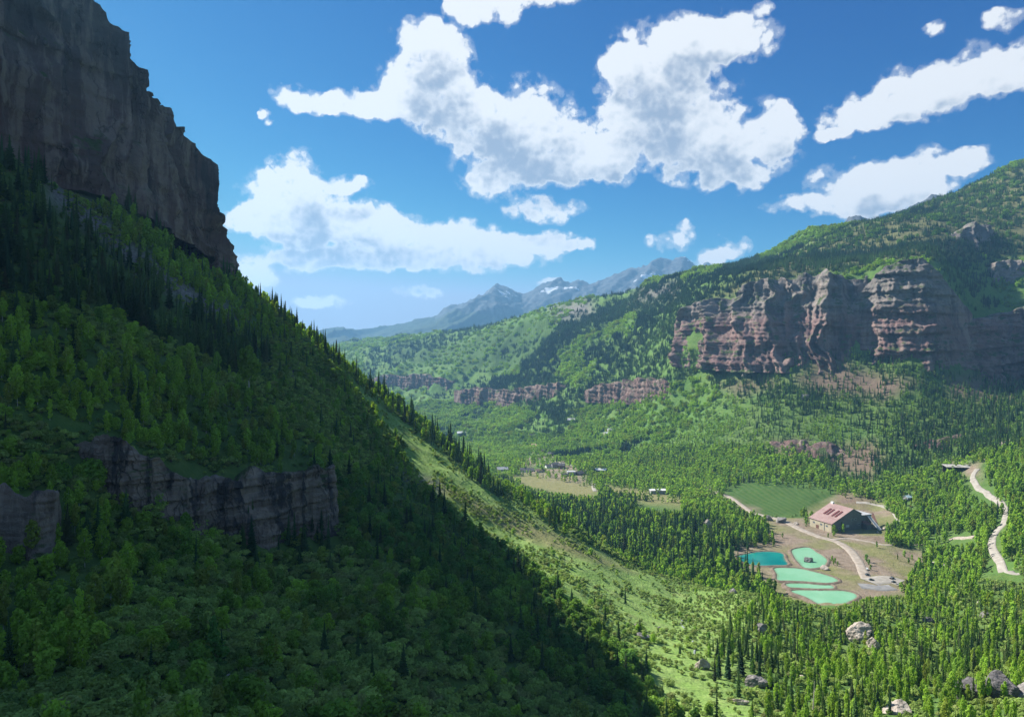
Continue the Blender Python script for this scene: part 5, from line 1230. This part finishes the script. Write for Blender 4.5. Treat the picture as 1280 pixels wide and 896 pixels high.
R_dark = paint('dark roof', (0.055, 0.055, 0.060), (0.10, 0.10, 0.105)); R_grey = paint('grey metal roof', (0.30, 0.31, 0.32), (0.42, 0.43, 0.44)); R_pale = paint('pale metal roof', (0.52, 0.54, 0.55), (0.64, 0.65, 0.66))
R_brown = paint('brown roof', (0.14, 0.09, 0.07), (0.20, 0.14, 0.11)); R_tan = paint('tan roof', (0.42, 0.30, 0.19), (0.52, 0.38, 0.25)); R_blue = paint('pale blue roof', (0.35, 0.47, 0.52), (0.46, 0.57, 0.62))
W_cream = paint('cream boards', (0.46, 0.41, 0.33), (0.56, 0.51, 0.42)); W_brown = paint('brown boards', (0.15, 0.10, 0.075), (0.21, 0.15, 0.11)); W_grey = paint('grey boards', (0.24, 0.24, 0.245), (0.32, 0.32, 0.32)); W_white = paint('white boards', (0.62, 0.62, 0.60), (0.74, 0.74, 0.72))
for a in [
    (628, 588, 13, 'long house with a pale grey roof where the village begins', W_grey, R_grey, 0.6, 1, 0.25), (659, 589, 17, 'wide dark roofed house at the edge of the hay field', W_white, R_dark, 0.45, 1, -0.12),
    (676, 590, 12, 'low cream house beside the wide dark roofed one', W_cream, R_brown, 0.5, 1, 0.1), (714, 593, 10, 'square grey flat roofed block by the bare lot', W_grey, R_grey, 0.8, 2, 0.1, True),
    (706, 595, 8, 'low dark shed in front of the grey block', W_brown, R_dark, 0.5, 1, 0.0), (681, 565, 8, 'dark roofed cottage highest above the village street', W_brown, R_dark, 0.8, 1, 0.4),
    (689, 569, 8, 'dark cottage just above the village street', W_brown, R_dark, 0.8, 1, -0.3), (694, 584, 9, 'blue grey house in the middle of the village', W_grey, R_dark, 0.7, 2, 0.2),
    (702, 585, 8, 'narrow dark house next to the tall trees of the village', W_brown, R_dark, 0.9, 2, -0.2), (686, 584, 8, 'white house in the middle of the village', W_white, R_dark, 0.8, 1, 0.3),
    (669, 558, 9, 'tan roofed house on the slope over the village', W_cream, R_tan, 0.7, 1, 0.1), (613, 571, 6, 'small white house half lost in trees', W_white, R_pale, 0.8, 1, 0.4), (618, 573, 5, 'tiny white cottage beside the small white house', W_white, R_pale, 0.9, 1, -0.3),
    (725, 593, 10, 'dark house at the end of the bare lot', W_brown, R_dark, 0.7, 1, 0.5), (751, 589, 13, 'barn with a long pale roof beyond the village', W_grey, R_pale, 0.4, 1, -0.2),
    (823, 617, 21, 'wide modern house with a pale flat roof and dark front', W_grey, R_pale, 0.45, 2, 0.05, True), (759, 544, 9, 'white tan house alone on the wooded hillside', W_cream, R_pale, 0.6, 2, 0.3),
    (763, 540, 7, 'second pale house right above the white tan one', W_white, R_grey, 0.7, 2, 0.1), (714, 527, 9, 'grey house near the dark ravine', W_grey, R_grey, 0.7, 2, -0.2), (577, 542, 11, 'white house on the far green hillside', W_white, R_pale, 0.6, 1, 0.1),
    (666, 546, 9, 'dark roofed house on the hillside behind the village', W_brown, R_dark, 0.7, 1, 0.2), (1135, 624, 8, 'hut with a pale blue roof in the trees behind the mill', W_grey, R_blue, 0.8, 1, 0.3, False, 900, 1200)]:
    house(*a)

# the open sided shed on the hillside road
S0 = at(1204, first_y(1204, 588, 700, 1200))
shed = root('road_shed', 'long low open fronted shed where the hillside road begins', 'shed', (S0.x, S0.y + 5, S0.z), -0.10)
g = Geo(); slab(g, (-23, -6.5, 5.2), (21, -6.5, 4.6), (21, 8, 6.4), (-23, 8, 7.0), 0.6); part('roof', g, [M_concrete], shed)
g = Geo(); box(g, -22, 20, 6.6, 7.4, -4, 6.0); part('wall', g, [M_timber], shed)
for k in range(9):
    g = Geo(); u = -21.5 + k * 5.1; box(g, u, u + 0.45, -6.0, -5.55, -4, 4.6 - 0.0136 * (u + 21.5)); part('post', g, [M_timber], shed)

# ------------------------------------------------------------------ vehicles
def car(px, row, label, col, turn, pickup=False, lo=620, hi=1100, s=1.0):
    g0 = on(px, row, lo, hi)
    o = root('parked_car' if not pickup else 'pickup_truck', label, 'car' if not pickup else 'pickup truck', (g0.x, g0.y, g0.z + 0.48), turn); o.scale = (s, s, s)
    m = NT('car paint').principled(col, 0.3, 0.5)
    g = Geo(); prof = [(-2.5, 0.45), (-2.5, 0.95), (-2.2, 1.08), (1.0, 1.10), (2.25, 0.95), (2.5, 0.75), (2.5, 0.42)]
    n = len(prof); V = [(a, -0.93, b) for a, b in prof] + [(a, 0.93, b) for a, b in prof]
    g.add(V, [[i, i + 1, n + i + 1, n + i] for i in range(n - 1)] + [[n - 1, 0, n, 2 * n - 1], [0, 3, 2, 1], [0, 5, 4, 3], [0, 0 + 6, 5, 5], [n, n + 1, n + 2, n + 3], [n, n + 3, n + 4, n + 5], [n, n + 5, n + 6, n + 6]][:n - 1 + 1 + 0] )
    for sgn in (0, n):
        g.add([V[sgn + i] for i in (0, 1, 2, 3)], [[0, 1, 2, 3]]); g.add([V[sgn + i] for i in (0, 3, 4, 6)], [[0, 1, 2, 3]]); g.add([V[sgn + i] for i in (4, 5, 6, 6)][:3] + [V[sgn + 6]], [[0, 1, 2, 3]])
    me = g.mesh('body', [m]); link('body', me, o)
    a0, a1 = (-0.3, 1.3) if pickup else (-2.2, 1.3)
    g = Geo(); V = [(a0, -0.86, 1.09), (a1, -0.86, 1.10), (a1, 0.86, 1.10), (a0, 0.86, 1.09), (a0 + 0.3, -0.74, 1.62), (a1 - 0.75, -0.74, 1.64), (a1 - 0.75, 0.74, 1.64), (a0 + 0.3, 0.74, 1.62)]
    g.add(V, [[0, 1, 5, 4], [1, 2, 6, 5], [2, 3, 7, 6], [3, 0, 4, 7]]); c = part('window', g, [M_window], o)
    g = Geo(); box(g, a0 + 0.25, a1 - 0.7, -0.77, 0.77, 1.625, 1.72); part('cabin_roof', g, [m], o)
    if pickup:
        g = Geo(); box(g, -2.45, -0.35, -0.88, 0.88, 1.085, 1.10); part('load_bed', g, [M_rock_dark], o)
    for x_ in (-1.55, 1.6):
        for y_ in (-0.9, 0.9):
            V, Fq = tube([(x_, y_ - 0.13, 0.36), (x_, y_ + 0.13, 0.36)], [0.37, 0.37], 14); g = Geo(); g.add(V, Fq); w_ = part('wheel', g, [M_timber], o)
            g = Geo(); yy = y_ + (0.132 if y_ > 0 else -0.132)
            for q_ in range(7):
                t0, t1, t2 = (2 * math.pi * (2 * q_ + e) / 14 for e in (0, 1, 2))
                g.add([(x_, yy, 0.36)] + [(x_ + 0.24 * math.cos(t), yy, 0.36 + 0.24 * math.sin(t)) for t in (t0, t1, t2)], [[0, 1, 2, 3]])
            part('rim', g, [M_steel], w_)
    for y_ in (-0.7, 0.7):
        g = Geo(); box(g, 2.44, 2.515, y_ - 0.18, y_ + 0.18, 0.70, 0.84); part('headlight', g, [M_white], o)
    return o
car(1084, 719, 'dark blue car parked at the road end', (0.02, 0.028, 0.045), 0.5); car(1089.5, 725.5, 'black car parked nearest the grey apron', (0.012, 0.012, 0.014), -0.15); car(1084, 712, 'white car on the gravel road above the parked dark cars', (0.75, 0.75, 0.75), 1.2)
car(1115, 723.5, 'black pickup truck parked on white gravel by the trees', (0.015, 0.015, 0.018), 0.6, True, s=1.25); car(1117, 728, 'dark grey car beside the black pickup truck', (0.05, 0.05, 0.055), 0.5); car(1123, 732, 'white pickup truck at the edge of the parking place', (0.7, 0.7, 0.7), 0.8, True)
car(1158, 652, 'dark car on the dirt clearing behind the mill', (0.02, 0.02, 0.022), 0.2); car(1139, 634, 'dark red car by the hut with the pale blue roof', (0.16, 0.03, 0.025), 0.1); car(1114, 658, 'white truck standing in the yard beside the mill', (0.75, 0.75, 0.74), 0.1, True, s=1.3)
car(1097, 666, 'white pickup truck below the ore chute', (0.75, 0.75, 0.75), 1.4, True)

# ------------------------------------------------------------------ odd trees
def tree_thing(nm, geo, mats, loc, s, label, cat, tint, rz=0.0):
    o = root(nm, label, cat, loc, rz); o.scale = (s, s, s)
    c = part('crown', geo[0], [mats[0]], o); c['tint'] = tint; part('trunk', geo[1], [mats[1]], o)
    return o
q = at(312, first_y(312, 512, 200, 640)); tree_thing('aspen_tree', aspen_geo(901, 12, 1.9, 9, 80, 0.36, 0.52), (M_aspen, M_pale_bark), q, 78 * q.y / F / 12, 'tall aspen with a bare white trunk rising from the yellow green grove', 'aspen tree', 0.55)
q = at(72, first_y(72, 800, 100, 400)); tree_thing('aspen_tree', aspen_geo(902, 12, 1.8, 9, 80, 0.36, 0.48), (M_aspen, M_pale_bark), q, 66 * q.y / F / 12, 'slender aspen with a pale trunk on the nearest shaded slope', 'aspen tree', 0.5)
def snag(px, row, lo, hi, hpx, label, mat, lean=0.03):
    g0 = at(px, first_y(px, row, lo, hi)); H = hpx * g0.y / F; o = root('dead_tree', label, 'dead tree', g0)
    V, Fq = tube([(0, 0, -0.5), (lean * H, 0, 0.5 * H), (2 * lean * H, 0.02 * H, H)], [0.020 * H, 0.014 * H, 0.004 * H], 7); g = Geo(); g.add(V, Fq); part('trunk', g, [mat], o)
    r = np.random.default_rng(int(px)); g = Geo()
    for k in range(9):
        z = H * (0.35 + 0.06 * k); a = r.uniform(0, 6.28); L = 0.10 * H * r.uniform(0.5, 1.2); x0 = 2 * lean * z
        V, Fq = tube([(x0, 0, z), (x0 + math.cos(a) * L, math.sin(a) * L, z + 0.25 * L)], [0.005 * H, 0.002 * H], 4); g.add(V, Fq)
    part('branches', g, [mat], o)
snag(1016, 893, 150, 400, 42, 'bare grey dead trunk sticking out of young aspens', M_pale_bark); snag(560, 745, 120, 400, 22, 'thin bleached dead trunk in the dark thicket', M_pale_bark, 0.12); snag(690, 760, 150, 420, 16, 'leaning dead stem on the shadow edge of the meadow', M_bark, 0.15)

# ------------------------------------------------------------------ the air
def haze():
    import bmesh
    bm = bmesh.new(); bmesh.ops.create_cube(bm, size=1.0); me = bpy.data.meshes.new('haze'); bm.to_mesh(me); bm.free()
    zmin, zmax = 1e9, ZC
    for o in SC.objects:
        if o.type == 'MESH' and o.get('kind') == 'structure':
            a = np.empty(len(o.data.vertices) * 3, np.float32); o.data.vertices.foreach_get('co', a); zmin = min(zmin, a[2::3].min()); zmax = max(zmax, a[2::3].max())
    o = link('haze', me, kind='stuff', label='thin blue summer haze filling the valley')
    x0, x1, y0, y1 = -13500, 13500, -600, 17000; z0, z1 = float(zmin) - 1.0, float(zmax) + 30
    o.location = ((x0 + x1) / 2, (y0 + y1) / 2, (z0 + z1) / 2); o.scale = (x1 - x0, y1 - y0, z1 - z0)
    t = NT('haze'); v = t.n('ShaderNodeVolumePrincipled')
    v.inputs['Color'].default_value = (0.27, 0.60, 1.0, 1); v.inputs['Density'].default_value = 0.00006; v.inputs['Anisotropy'].default_value = 0.25
    t.l(v.outputs[0], t.out.inputs['Volume']); me.materials.append(t.m)
haze()
